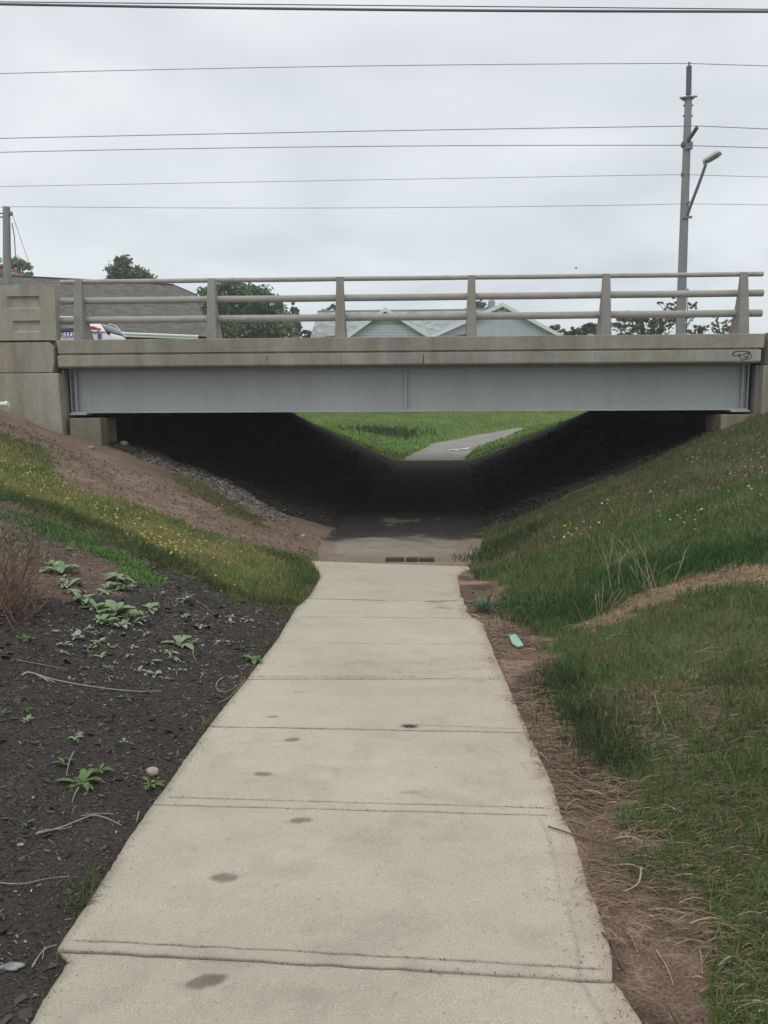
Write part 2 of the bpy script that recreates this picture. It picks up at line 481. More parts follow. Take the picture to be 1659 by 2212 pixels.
PG = {
 'bed': gpoly([(-700,1010),(-300,1040),(0,1078),(130,1130),(230,1165),(330,1215),(400,1240),(470,1275),(560,1308),(640,1308),(700,1300),(700,1800),(500,2900),(-1500,2900)]),
 'brownbed': gpoly([(-700,1010),(-300,1040),(0,1078),(130,1130),(230,1165),(330,1215),(250,1290),(90,1290),(0,1250),(-600,1250)]),
 'grassL': gpoly([(-700,930),(-300,935),(0,935),(90,965),(130,1040),(190,1065),(280,1085),(400,1130),(520,1170),(610,1196),(665,1205),(700,1222),(690,1250),(668,1300),(560,1308),(470,1275),(400,1240),(330,1215),(230,1165),(130,1130),(0,1078),(-300,1040),(-700,1010)]),
 'patchL': gpoly([(370,1018),(440,1035),(520,1075),(600,1120),(570,1140),(500,1118),(430,1075),(380,1045)]),
 'gravel': gpoly([(240,955),(330,972),(450,1020),(560,1080),(640,1120),(600,1130),(540,1100),(460,1055),(380,1018),(300,990)]),
 'stripR': gpoly([(985,1243),(1090,1262),(1105,1305),(1160,1350),(1200,1380),(1198,1440),(1215,1500),(1275,1600),(1330,1700),(1395,1850),(1470,1950),(1560,2212),(1750,2800),(900,2800),(900,1243)]),
 'track': gpoly([(1225,1352),(1310,1320),(1430,1262),(1540,1230),(1659,1218),(1900,1200),(1900,1250),(1659,1262),(1560,1272),(1450,1292),(1340,1338),(1250,1365)]),
 'grassR0': gpoly([(1010,1225),(1060,1165),(1200,1090),(1400,1000),(1560,930),(1700,885),(2400,850),(2600,2800),(1000,2800)]),
}
def jit(x, y, a=.12):
    return x+(vnoise(x, y, 6, 3)-.5)*a*2+(vnoise(x, y, 25, 8)-.5)*a*.8, y+(vnoise(x, y, 6, 5)-.5)*a*2.5+(vnoise(x, y, 25, 9)-.5)*a
def regions(x, y):
    jx, jy = jit(x, y)
    d = {k: inpoly(P, jx, jy) for k, P in PG.items()}
    under = (y > YB0) & (y < YB1)
    d['under'] = under
    far = y >= YB1
    left = x < 0
    g = np.zeros(np.shape(x), int)             # 0 red dirt
    g = np.where(d['grassL'] & left, 1, g)
    g = np.where(d['patchL'] & left, 2, g)
    g = np.where(d['gravel'] & left, 3, g)
    g = np.where(d['bed'] & left, 4, g)
    g = np.where(d['brownbed'] & left, 5, g)
    g = np.where(~left & (x > ER(y)+.02) & (y > YE-.9) & (y < YB0+.25), 6, g)     # right grass slope beside the bridge
    g = np.where(d['grassR0'] & ~left & (y < YB0+.3), 6, g)
    g = np.where(d['stripR'] & ~left, 7, g)
    g = np.where(d['track'] & ~left, 8, g)
    g = np.where(under & (g != 3) & (y > YB0+.3), 9, g)  # slopes under the bridge; their region colour has the shade painted in
    g = np.where((y > YE-.05) & (x > EL(y)-.1) & (x < ER(y)+.1) & (y < YB1+.3), 10, g)   # path area
    g = np.where(far, 11, g)
    g = np.where((np.abs(x) > 14) & (y < YB0), 6, g)
    return g
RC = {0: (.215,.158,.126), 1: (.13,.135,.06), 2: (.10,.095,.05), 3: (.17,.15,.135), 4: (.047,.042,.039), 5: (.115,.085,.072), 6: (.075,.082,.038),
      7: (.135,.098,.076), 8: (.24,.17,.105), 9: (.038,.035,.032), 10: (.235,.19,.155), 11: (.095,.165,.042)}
def dens_(P):
    o_ = []
    for i in range(len(P)):
        a, b = P[i], P[(i+1) % len(P)]
        o_ += [(a[0]+(b[0]-a[0])*k/5, a[1]+(b[1]-a[1])*k/5) for k in range(5)]
    return o_
FARPATH = gpoly(dens_([(872,994),(905,972),(945,957),(1010,943),(1065,934),(1120,924),(1132,926),(1100,941),(1050,958),(1020,970),(1005,994)]))

xs = np.concatenate([-np.geomspace(9, 420, 46)[::-1], np.arange(-8.94, 7.95, .045), np.geomspace(8, 420, 46)])
ys = [-9.0]
while ys[-1] < 420:
    y = ys[-1]
    st = .25 if y < 1 else (.035 if y < 6 else (.05 if y < 16 else (.15 if y < 34 else (.15+(y-34)*.05))))
    ys.append(y+st)
ys = np.array(sorted(ys + [YB0+.11, YB0+.13, YB1-.11, YB1-.09]))
X, Y = np.meshgrid(xs, ys)
Z = H(X, Y)
# keep the ground clear below the slabs
insl = (X > SWL(Y)+.055) & (X < SWR(Y)-.055) & (Y < YE-.06)
edged = np.minimum(np.abs(X-SWL(Y)), np.abs(X-SWR(Y)))
zs = SLAB_V0+SLAB_S*Y
Zb = np.where(Y < YE+.3, np.minimum(Z, zs-.014+.35*np.maximum(0, np.maximum(SWL(Y)-X, X-SWR(Y)))+ (fbm(X, Y, 9, 4)-.5)*.02), Z)
Z = np.where((Y < YE+.3), Zb, Z)
Z = np.where(insl, zs-.09, Z)
def Hfine(x, y):
    """height of the finished ground mesh, outside the slabs"""
    z = H(x, y); z0 = SLAB_V0+SLAB_S*y
    return np.where(y < YE+.3, np.minimum(z, z0-.014+.35*np.maximum(0, np.maximum(SWL(y)-x, x-SWR(y)))+(fbm(x, y, 9, 4)-.5)*.02), z)
G = regions(X, Y)
C = np.zeros(X.shape+(3,))
for k, c in RC.items(): C[G == k] = c
# mottling that belongs to the soil itself
mo = .8+.4*fbm(X, Y, 2.2, 7)
C *= mo[..., None]
q = sstep(.52, .62, fbm(X, Y, 1.6, 12)) * (G == 0)
C = C*(1-q[..., None]) + np.array((.17,.135,.10))*q[..., None]
q = sstep(.5, .6, fbm(X, Y, 3.1, 15)) * (G == 7)
C = C*(1-q[..., None]) + np.array((.255,.175,.135))*q[..., None]
q = sstep(.55, .62, fbm(X, Y, 4.3, 17)) * (G == 7)
C = C*(1-.45*q[..., None])
q = sstep(.5, .64, fbm(X, Y, .5, 19)) * (G == 11)
C = C*(1-q[..., None]) + np.array((.11,.165,.05))*q[..., None]
# asphalt path under the bridge, partly covered with washed-in soil
pm = (G == 10)
asph = sstep(.0, .12, X-(EL(Y)+.10+.25*(fbm(X, Y, 1.4, 33)-.5))) * sstep(.0, .1, (ER(Y)-.25-X)+.5*(fbm(X, Y, 1.4, 22)-.5))
soil = 1-sstep(YE+.45, YE+1.25, Y+1.1*(fbm(X, Y, 1.5, 23)-.5)+.25*X)
asph = np.where(Y < YB1, asph*(1-soil), 0)*pm
C = C*(1-asph[..., None]) + (np.array((.27,.245,.215))*(.85+.3*fbm(X, Y, 6, 5)[..., None]))*asph[..., None]
# bridge shade painted into the underpass floor colour, with a noise-ragged edge
floor_shade = sstep(-.5, .5, Y-14.0+3.0*(fbm(X, Y, .7, 37)-.5)+1.2*(fbm(X, Y, 3.1, 38)-.5))*(G == 10)*(Y < YB1+.2)
floor_shade = np.where((fbm(X, Y, 1.9, 39) > .66) & (Y < 17), floor_shade*.5, floor_shade)
C = C*(1-floor_shade[..., None]) + np.array((.046,.042,.038))*(.7+.6*fbm(X, Y, 5, 40))[..., None]*floor_shade[..., None]
fp = inpoly(FARPATH, X+(vnoise(X, Y, .8, 3)-.5)*.4, Y) & (Y > YB1-1)
C[fp] = np.array((.26,.255,.25))*(.9+.2*fbm(X, Y, 2, 5)[fp][:, None])
idx = np.arange(X.size).reshape(X.shape)
quads = np.stack([idx[:-1,:-1], idx[:-1,1:], idx[1:,1:], idx[1:,:-1]], -1).reshape(-1, 4)
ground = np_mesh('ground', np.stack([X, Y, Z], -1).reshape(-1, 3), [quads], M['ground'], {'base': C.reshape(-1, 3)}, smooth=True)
tag(ground, kind='structure')

# ------------------------------------------------------------------ sidewalk slabs
JV = [2053, 1740, 1572, 1466, 1390, 1335, 1296]
def joint_line(uL, vL, uR, vR):
    a = plane_hit(uL, vL); b = plane_hit(uR, vR); return a, b
JT = [(130,2053,1320,2119,.0062,1.0), (165,2030,1300,2091,.0040,.75), (331,1738,1180,1761,.0042,.8), (365,1722,1187,1745,.0038,.7), (450,1569,1143,1583,.006,1.1), (900,1566,1143,1576,.004,.5),
      (535,1467,950,1466,.008,.9), (950,1466,1090,1467,.007,.35), (545,1461,900,1461,.005,.6), (590,1388,1050,1391,.008,.35), (632,1332,1010,1335,.009,.5), (664,1293,830,1297,.012,.9), (830,1297,920,1298,.01,.2), (920,1299,985,1298,.014,1.0)]
jl = [(*joint_line(*j[:4]), j[4], j[5]) for j in JT]
yy = [plane_hit(800, 2212)[1]-2.2]
jy = []
for a, b, w, s in jl: jy.append((min(a[1], b[1])-.03, max(a[1], b[1])+.03))
while yy[-1] < YE:
    y = yy[-1]; fine = any(p < y < q for p, q in jy)
    yy.append(min(YE, y + (.0028 if fine and y < 4.5 else .0045 if fine and y < 6.8 else (.005 if fine else (.014 if y < 5 else .022)))))
yy = np.array(yy); nx = 190
tt = np.linspace(0, 1, nx)
yL = yy.copy(); 
U = np.zeros((len(yy), nx)); V = np.zeros_like(U)
rag = lambda y, o: (vnoise(y, y*0, 9, o)-.5)*.012+(vnoise(y, y*0, 40, o)-.5)*.012
far_r = sstep(6.3, 7.5, yy)*1.6+1
l = SWL(yy)+rag(yy, 1)*.35; r = SWR(yy)+rag(yy, 5)*.5*far_r**1.6
U = l[:, None]+(r-l)[:, None]*tt[None]; V = np.repeat(yy[:, None], nx, 1)
# the far edge is slightly skewed
tilt = (YEND_R-YEND_L)
V = np.where(V > YE-1.0, V+(V-(YE-1.0))*(np.where(tt[None] > 0, (tilt*tt[None]-max(tilt, 0)), 0)), V)
zz = SLAB_V0+SLAB_S*V + (fbm(U, V, 1.1, 2)-.5)*.006
col = np.ones(U.shape+(3,))*np.array((.425,.391,.332))
col *= (.93+.14*fbm(U, V, .9, 41))[..., None]
q_ = sstep(.45, .7, fbm(U, V*1.6, 1.9, 48)); slab_ = np.searchsorted(np.sort([a[1] for a, b, w, s_ in jl]), V); col *= (.965+.07*((slab_*7919) % 13)/12)[..., None]; col *= (1-.04*q_)[..., None]*np.array((1,1,1))
spk = RNG.random(U.shape); col *= np.where(spk > .99, .86, 1)[..., None]; col *= (1-.09*sstep(.5, .72, fbm(U, V, 7, 49))*sstep(.4, .6, fbm(U, V, 1.2, 52)))[..., None]; col *= (.96+.08*fbm(U, V, 28, 53))[..., None]
col *= (.95+.1*fbm(U, V*2.2, 3.5, 42))[..., None]
def seg_d(U, V, a, b):
    ax, ay = a; bx, by = b; dx, dy = bx-ax, by-ay; t = np.clip(((U-ax)*dx+(V-ay)*dy)/(dx*dx+dy*dy), 0, 1)
    return np.hypot(U-(ax+t*dx), V-(ay+t*dy)), t
for a, b, w, s in jl:
    m = (V > min(a[1], b[1])-.15) & (V < max(a[1], b[1])+.15)
    d, t = seg_d(U, V+(vnoise(U, V, 14, 6)-.5)*.008, a, b)
    g = np.exp(-(d/w)**2)*m
    brk = .55+.45*sstep(.3, .55, fbm(U, V*0+a[1], 5, 7))
    zz -= g*.006*s*brk
    col *= np.clip(1-.72*s*g*brk, .12, 1)[..., None]
    col *= (1-.16*s*np.exp(-(d/(w*3.0))**2)*m*sstep(.4,.6,fbm(U,V,11,8)))[..., None]
# broad damp-looking bands and scuffs, footprints, specks
def ell(u, v, ru, rv, rot, dark, tint=(1,.97,.92), soft=.25, lump=.35, o=0):
    global col
    cx_, cy_ = plane_hit(u, v); c, s_ = math.cos(rot), math.sin(rot)
    m = (np.abs(V-cy_) < max(ru, rv)*2.2)
    a = ((U-cx_)*c+(V-cy_)*s_)/ru; b = (-(U-cx_)*s_+(V-cy_)*c)/rv
    rr = np.sqrt(a*a+b*b)+(fbm(U, V, 18, o+50)-.5)*lump*2
    k = (1-sstep(1-soft, 1+soft, rr))*m*dark
    col = col*(1-k[..., None]*(1-.0*np.array(tint)))*(1-(k*.15)[..., None]*(1-np.array(tint))*4)
FOOT = [(443,2120,.058,.030,.35,.50),(485,1896,.047,.030,.0,.45),(648,1772,.045,.028,.3,.46),(568,1672,.044,.030,.0,.46),(632,1598,.042,.028,.2,.50),(590,1548,.030,.020,.1,.38),
        (645,1495,.035,.012,.2,.25),(625,1440,.03,.012,.1,.18)]
for i, (u, v, a, b, rt, dk) in enumerate(FOOT): 
    ell(u, v, a, b, rt, dk, soft=.12, lump=.3, o=i)
    ell(u-8, v+1, a*1.5, b*.5, rt, dk*.25, soft=.6, lump=.8, o=i+20)
for u, v, a, b, dk in [(760,1662,.13,.09,.08),(640,2146,.07,.03,.10),(950,1310,.05,.05,.20),(935,1385,.22,.03,.05),(480,1948,.12,.04,.04),(715,2000,.10,.05,.07),(880,1712,.05,.02,.22),(1150,1650,.06,.02,.12),(545,2160,.1,.06,.06),(1060,1730,.10,.05,.06)]:
    ell(u, v, a, b, 0, dk, soft=.5, lump=.9, o=int(u))
for u, v in [(945,1302),(960,1313)]: ell(u, v, .09, .04, 0, .30, tint=(1,.78,.62), soft=.5, lump=.8, o=v)
rs = np.random.default_rng(5)
for i in range(260):
    cx_ = rs.uniform(-.9, .7); cy_ = rs.uniform(1.7, 8.0)**1.0; rr = rs.uniform(.0025, .006)
    m = (np.abs(V-cy_) < .03) & (np.abs(U-cx_) < .03)
    k = np.exp(-((U-cx_)**2+(V-cy_)**2)/(rr*rr))*m*rs.uniform(.25, .6)
    col *= (1-k)[..., None]
# soil creeping over the right and left edges
e = np.minimum(U-l[:, None], 9); e2 = r[:, None]-U
k = (1-sstep(.0, .05, e+(fbm(U, V, 12, 61)-.5)*.06))*.35
col = col*(1-k[..., None])+np.array((.12,.10,.085))*k[..., None]
k = (1-sstep(.0, .12, e2+(fbm(U, V, 9, 62)-.45)*.14))*.45
col = col*(1-k[..., None])+np.array((.30,.21,.165))*k[..., None]
# long tooled margin on the right
k = np.exp(-((e2-.10)/.007)**2)*(V < 3.9)*sstep(.35, .6, fbm(V, V*0, 3, 64))
zz -= k*.002; col *= (1-.22*k)[..., None]
n0 = len(yy)
idx = np.arange(U.size).reshape(U.shape)
q = np.stack([idx[:-1,:-1], idx[:-1,1:], idx[1:,1:], idx[1:,:-1]], -1).reshape(-1, 4)
top = np.stack([U, V, zz], -1)
rim = np.concatenate([idx[:, 0], idx[-1, 1:], idx[::-1, -1][1:], idx[0, ::-1][1:]])
rv = top.reshape(-1, 3)[rim].copy(); rv[:, 2] -= .10
base_i = U.size
ri = np.arange(len(rim))+base_i
sk_q = np.stack([rim[:-1], rim[1:], ri[1:], ri[:-1]], -1)
sidewalk = np_mesh('sidewalk', np.vstack([top.reshape(-1, 3), rv]), [q, sk_q], M['sidewalk'], {'base': np.vstack([col.reshape(-1, 3), np.tile(np.array([[.30,.26,.21]]), (len(rim), 1))])}, smooth=False)
tag(sidewalk, kind='structure')

# ------------------------------------------------------------------ road across the bridge
ZD = at_y(880, 727, YB0).z       # top of the edge beam
ZR = ZD-.15                      # road surface
m = MB(); m.box(-160, 160, YB0+.62, YB1-.6, 1.235, ZR); o = m.build('road', M['asphalt']); tag(o, kind='structure')
m = MB()
m.box(-160, -7.2, YB0+.45, YB0+.60, 1.2, ZR+.06); m.box(6.9, 160, YB0+.45, YB0+.60, 1.2, ZR+.06)
o = m.build('kerb', M['conc']); tag(o, kind='structure')
m = MB(); 
for i in range(-26, 27): m.box(i*6, i*6+3, 21.72, 21.84, ZR-.01, ZR+.004)
m.box(-160, 160, YB0+1.3, YB0+1.4, ZR-.01, ZR+.004)
o = m.build('road_markings', M['trim_w']); tag(o, kind='structure')

# ------------------------------------------------------------------ bridge
XL = at_y(123, 760, YB0).x; XR = at_y(1652, 760, YB0).x
ZF = at_y(880, 789, YB0).z       # bottom of the edge beam
ZG = 0.012                       # bottom of girders
zgr = at_y(880, 761, YB0).z      # groove
bridge = empty('bridge', (0, YB0, ZD), 'short road bridge with grey steel girders spanning the footpath dip', 'bridge')
m = MB(); m.prism([(YB0+.02, ZD-.002), (YB0+.04, zgr+.030), (YB0+.60, zgr+.030), (YB0+.60, ZD)], 'x', XL, XR)
eb = m.build('edge_beam', M['conc'], bridge, bevel=.012)
m = MB(); m.prism([(YB0, zgr-.004), (YB0, ZF+.03), (YB0+.03, ZF), (YB0+.60, ZF), (YB0+.60, zgr-.004)], 'x', XL+.005, XR-.06)
m.build('deck_slab_edge', M['conc'], bridge, bevel=.01)
m = MB(); m.box(XL+.02, XR-.08, YB0+.08, YB0+.58, zgr-.01, zgr+.034); m.build('groove', M['conc_d'], bridge)
m = MB(); m.box(XL+.05, XR-.1, YB0+.605, YB1-.605, ZF+.02, ZR-.012); m.build('deck_slab', M['conc_shade'], bridge)
m = MB(); m.box(XL, XR, YB1-.6, YB1, ZF, ZD); m.build('edge_beam', M['conc'], bridge, bevel=.01)
# cracks down the lower beam
m = MB()
for u, v0, v1, w in [(915,765,789,.016),(737,768,791,.006),(577,768,778,.012),(470,765,790,.003),(1195,764,786,.004)]:
    p0 = at_y(u, v0, YB0-.002); p1 = at_y(u, v1, YB0-.002); n = 9
    pts = [(p0.x+(p1.x-p0.x)*i/n+random.uniform(-.006, .006), p0.z+(p1.z-p0.z)*i/n) for i in range(n+1)]
    prof = [(random.uniform(.35, 1)*w*(.5+math.sin(i/n*math.pi)*.8)) for i in range(n+1)]
    vs = [(x-k, YB0-.0025, z) for (x, z), k in zip(pts, prof)]+[(x+k, YB0-.0025, z) for (x, z), k in zip(pts, prof)]
    m.add(vs, [(i, i+1, n+2+i, n+1+i) for i in range(n)])
split_build(m, 'crack', mat('crack_dark', (.09,.08,.065), var=.2), bridge)
# scribble on the lower beam
def curve_ribbon(mb, pts, w, y):
    vs = []
    for i, (x, z) in enumerate(pts):
        a = pts[max(i-1, 0)]; b = pts[min(i+1, len(pts)-1)]; dx, dz = b[0]-a[0], b[1]-a[1]; L_ = math.hypot(dx, dz) or 1
        ww = w*(.7+.5*random.random())
        vs += [(x-dz/L_*ww, y, z+dx/L_*ww), (x+dz/L_*ww, y, z-dx/L_*ww)]
    mb.add(vs, [(2*i, 2*i+1, 2*i+3, 2*i+2) for i in range(len(pts)-1)])
def smooth_path(pts, n=8):
    out = []
    P = [pts[0]]+list(pts)+[pts[-1]]
    for i in range(1, len(P)-2):
        for k in range(n):
            t = k/n
            out.append(tuple(.5*((2*P[i][j])+(-P[i-1][j]+P[i+1][j])*t+(2*P[i-1][j]-5*P[i][j]+4*P[i+1][j]-P[i+2][j])*t*t+(-P[i-1][j]+3*P[i][j]-3*P[i+1][j]+P[i+2][j])*t**3) for j in range(len(pts[0]))))
    out.append(tuple(pts[-1])); return out
m = MB()
S3 = lambda a, b: ((1450+a/2.074)/1.3562, (780+b/2.074)/1.3562)   # from the enlarged crop
for st, w in [([(1512,515),(1470,517),(1445,530),(1450,540),(1475,545),(1505,538),(1530,528),(1545,530),(1535,545)], .009),
              ([(1512,515),(1540,520),(1555,535),(1558,550),(1540,562),(1515,565)], .007),
              ([(1483,540),(1490,560),(1502,573),(1512,562),(1515,548)], .006), ([(1478,535),(1486,540),(1480,545)], .01), ([(1522,548),(1535,552),(1524,555)], .008), ([(1498,556),(1503,559)], .006)]:
    P = [at_y(*S3(*p), YB0) for p in st]
    curve_ribbon(m, smooth_path([(p.x, p.z) for p in P]), w, YB0-.0035)
m.build('graffiti', M['graf'], bridge)
# girders
GY = [YB0+.42, YB0+2.9, YB0+5.4, YB0+7.9, YB0+10.4, YB1-.45]
gx0 = at_y(157, 850, GY[0]).x; gx1 = at_y(1612, 850, GY[0]).x
zt = ZF-.004
for i, gy in enumerate(GY):
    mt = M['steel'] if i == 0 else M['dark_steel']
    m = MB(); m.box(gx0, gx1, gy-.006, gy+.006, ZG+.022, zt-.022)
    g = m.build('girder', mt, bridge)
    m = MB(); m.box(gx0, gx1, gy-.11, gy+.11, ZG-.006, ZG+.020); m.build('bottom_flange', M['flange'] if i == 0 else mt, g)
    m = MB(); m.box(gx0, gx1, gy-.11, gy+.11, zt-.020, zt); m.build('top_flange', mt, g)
    for sx in ([gx0+.11, at_y(877, 850, gy).x, gx1-.11] if i == 0 else [gx0+.11, gx1-.11]):
        m = MB(); wd = .032 if i == 0 else .014
        m.box(sx-wd/2, sx+wd/2, gy-.10, gy-.0065, ZG+.021, zt-.021); m.build('stiffener', mt, g)
    if i == 0:
        for sx in (gx0+.012, gx1-.012):
            m = MB(); m.box(sx-.01, sx+.01, gy-.10, gy-.0065, ZG+.021, zt-.021); m.build('stiffener', mt, g)
    for sx in (gx0-.02, gx1-.32):
        m = MB(); m.box(sx, sx+.34, gy-.16, gy+.16, ZG-.042, ZG-.007); m.build('bearing_plate', M['flange'] if i == 0 else mt, g)
for i in range(5):
    m = MB(); 
    for gx in (gx0+.6, 0, gx1-.6): m.box(gx, gx+.05, GY[i]+.12, GY[i+1]-.12, .15, .6)
    split_build(m, 'cross_brace', M['dark_steel'], bridge)

# dirt heaps caught behind railing posts
def clods(name, u0, u1, v, label):
    rt = empty(name, at_y((u0+u1)/2, v, YB0+.3), label, 'dirt')
    mm = MB(); rr = random.Random(u0)
    for i in range(46):
        t = rr.random(); x = at_y(u0+(u1-u0)*t, v, YB0+.3).x
        h = .085*t*rr.random(); s = rr.uniform(.012, .035)
        mm.blob((x, YB0+.22+rr.random()*.2, ZD+h*.8), (s*1.3, s, s*.8), seed=i, sub=1, rough=.4)
    mm.blob((at_y(u0+(u1-u0)*.75, v, YB0+.3).x, YB0+.32, ZD), (.20, .1, .06), seed=3, rough=.3)
    mm.build('soil', M['dirtpile'], rt)
clods('dirt_heap', 682, 733, 733, 'small brown dirt heap piled against the third railing post from the left')
clods('dirt_heap', 968, 1016, 729, 'small brown dirt heap piled against the fourth railing post from the left')

# ------------------------------------------------------------------ railing
railing = empty('bridge_railing', (0, YB0+.25, ZD), 'grey pipe railing with three rails and curved posts on the bridge edge', 'railing')
PU = [(172,176), (458,461), (735,735.5), (1018,1019), (1308,1307), (1604,1606)]
RV = [(609.5, 592, 1648, .043), (651, 633, 1648, .063), (692.5, 676.5, 1645, .066)]
RYB = YB0+.30
rz = []
for v0, v1, ue, rad in RV:
    a = at_y(131, v0, RYB); b = at_y(ue, v1, RYB)
    z0, z1 = a.z, b.z
    rz.append((a.x, b.x, z0, z1, rad))
    m = MB(); n = 26
    m.tube([(a.x+(b.x-a.x)*i/n, RYB, z0+(z1-z0)*i/n+math.sin(i*1.3)*.0015) for i in range(n+1)], rad, 14)
    o = m.build('rail', M['rail'], railing)
    for ju in {0: [341, 190], 1: [1530], 2: [238, 1585]}[len(rz)-1]:   # sleeve joints
        x = at_y(ju, (v0+v1)/2, RYB).x; zc = z0+(z1-z0)*(x-a.x)/(b.x-a.x)
        m = MB(); m.tube([(x-.006, RYB, zc), (x+.006, RYB, zc)], rad*.93, 12); mm = m.build('sleeve_joint', M['black_rub'], o)
ztop = max(rz[0][2], rz[0][3])
for ub, ut in PU:
    xb = at_y(ub, 725, YB0+.12).x
    t = (xb-rz[0][0])/(rz[0][1]-rz[0][0]); zt_ = rz[0][2]+(rz[0][3]-rz[0][2])*t+.03
    h = zt_-ZD
    m = MB()
    # profile in y-z: nearly straight front, back sweeping out to a deep foot; width tapers upwards
    N = 14; L_, R_ = [], []
    for i in range(N+1):
        s = i/N
        wd = (.098-.030*s**.8)
        f = YB0+.06+.11*s**1.4
        bk = YB0+.23+.40*(1-s)**2.2+.02*math.sin(s*math.pi)
        z = ZD-.01+h*s
        L_.append([(xb-wd, f, z), (xb-wd*.96, bk, z)]); R_.append([(xb+wd, f, z), (xb+wd*.96, bk, z)])
    vs = [p for i in range(N+1) for p in (L_[i][0], R_[i][0], R_[i][1], L_[i][1])]
    fs = [(4*i+k, 4*i+(k+1) % 4, 4*i+4+(k+1) % 4, 4*i+4+k) for i in range(N) for k in range(4)]+[(3,2,1,0), (4*N, 4*N+1, 4*N+2, 4*N+3)]
    m.add(vs, fs); m.build('post', M['conc_post'], railing, bevel=.008)

# ------------------------------------------------------------------ left wing wall with parapet
def panel_wall(name, label, x0, x1, zs_, flip=1):
    pass
wl = empty('wing_wall', (XL-2, YB0, 0), 'stacked concrete wing wall and parapet with recessed panels left of the bridge', 'wall')
zt0 = at_y(60, 616, YB0).z; zt1 = at_y(60, 736.5, YB0).z; zt2 = at_y(60, 806, YB0).z
xr0 = at_y(128, 680, YB0+.22).x
# parapet block, its front face cut with two recesses
def face_with_holes(mb, x0, x1, z0, z1, y, holes, depth):
    xs_ = sorted({x0, x1, *[h[0] for h in holes], *[h[1] for h in holes]}); zs_ = sorted({z0, z1, *[h[2] for h in holes], *[h[3] for h in holes]})
    for i in range(len(xs_)-1):
        for j in range(len(zs_)-1):
            a, b, c, d = xs_[i], xs_[i+1], zs_[j], zs_[j+1]
            if any(a >= h[0]-1e-6 and b <= h[1]+1e-6 and c >= h[2]-1e-6 and d <= h[3]+1e-6 for h in holes): continue
            mb.add([(a,y,c),(b,y,c),(b,y,d),(a,y,d)], [(0,1,2,3)])
    for a, b, c, d in holes:
        i_ = .035; v = [(a,y,c),(b,y,c),(b,y,d),(a,y,d),(a+i_*1.6,y+depth,c+i_),(b-i_*.5,y+depth,c+i_),(b-i_*.5,y+depth,d-.004),(a+i_*1.6,y+depth,d-.004)]
        mb.add(v, [(0,1,5,4),(1,2,6,5),(2,3,7,6),(3,0,4,7),(4,5,6,7)])
def xz(u, v): p = at_y(u, v, YB0); return p.x, p.z
h1 = (xz(15, 650)[0], xz(87, 650)[0], xz(50, 667)[1], xz(50, 640)[1])
h2 = (xz(28, 700)[0], xz(87, 700)[0], xz(50, 718)[1], xz(50, 693)[1])
ch = .26
m = MB()
yb = YB0+.24
xf = xr0-ch
hs = [h1, h2]+[(h1[0]-1.2*k, h1[1]-1.2*k, h1[2], h1[3]) for k in (1, 2, 3, 4)]+[(h2[0]-1.2*k, h2[1]-1.2*k, h2[2], h2[3]) for k in (1, 2, 3, 4)]
xe = xr0-9.5
face_with_holes(m, xe, xf, zt1+.01, zt0, YB0-.02, hs, .055)
zc = zt0-.035
m.add([(xf,YB0-.02,zt1+.01),(xr0,YB0+.06,zt1+.01),(xr0,YB0+.06,zc),(xf,YB0-.02,zt0)], [(0,1,2,3)])
m.add([(xr0,YB0+.06,zt1+.01),(xr0,yb,zt1+.01),(xr0,yb,zc),(xr0,YB0+.06,zc)], [(0,1,2,3)])
m.add([(xe,YB0-.02,zt0),(xf,YB0-.02,zt0),(xr0,YB0+.06,zc),(xr0,yb,zc),(xf,yb,zt0),(xe,yb,zt0)], [(0,1,4,5),(1,2,3,4)])
m.add([(xe,yb,zt1+.01),(xr0,yb,zt1+.01),(xr0,yb,zc),(xf,yb,zt0),(xe,yb,zt0)], [(4,3,2,1,0)])
m.add([(xe,YB0-.02,zt1+.01),(xe,yb,zt1+.01),(xe,yb,zt0),(xe,YB0-.02,zt0)], [(3,2,1,0)])
m.add([(xe,YB0-.02,zt1+.01),(xf,YB0-.02,zt1+.01),(xr0,YB0+.06,zt1+.01),(xr0,yb,zt1+.01),(xe,yb,zt1+.01)], [(4,3,2,1,0)])
m.build('parapet', M['conc'], wl)
yb = YB0+.45
m = MB(); xq = at_y(119, 780, YB0).x
m.prism([(xe, zt2+.008), (xq-.06, zt2+.008), (xq-.02, zt2+.2), (xq-.02, zt1-.12), (xq-.10, zt1-.02), (xe, zt1-.02)], 'y', YB0, yb)
m.build('middle_block', M['conc_d'], wl, bevel=.012)
m = MB(); m.box(xe, xq-.14, YB0+.04, yb-.02, zt1-.03, zt1+.02); m.box(xe, xq-.14, YB0+.04, yb-.02, zt2-.01, zt2+.02); split_build(m, 'joint', M['black_rub'], wl)
m = MB(); xw = at_y(128, 850, YB0).x
m.prism([(xe, -2.6), (xw+.10, -2.6), (xw, zt2-.004), (xe, zt2-.004)], 'y', YB0-.01, YB0+.6)
m.build('base_wall', M['conc'], wl, bevel=.02)
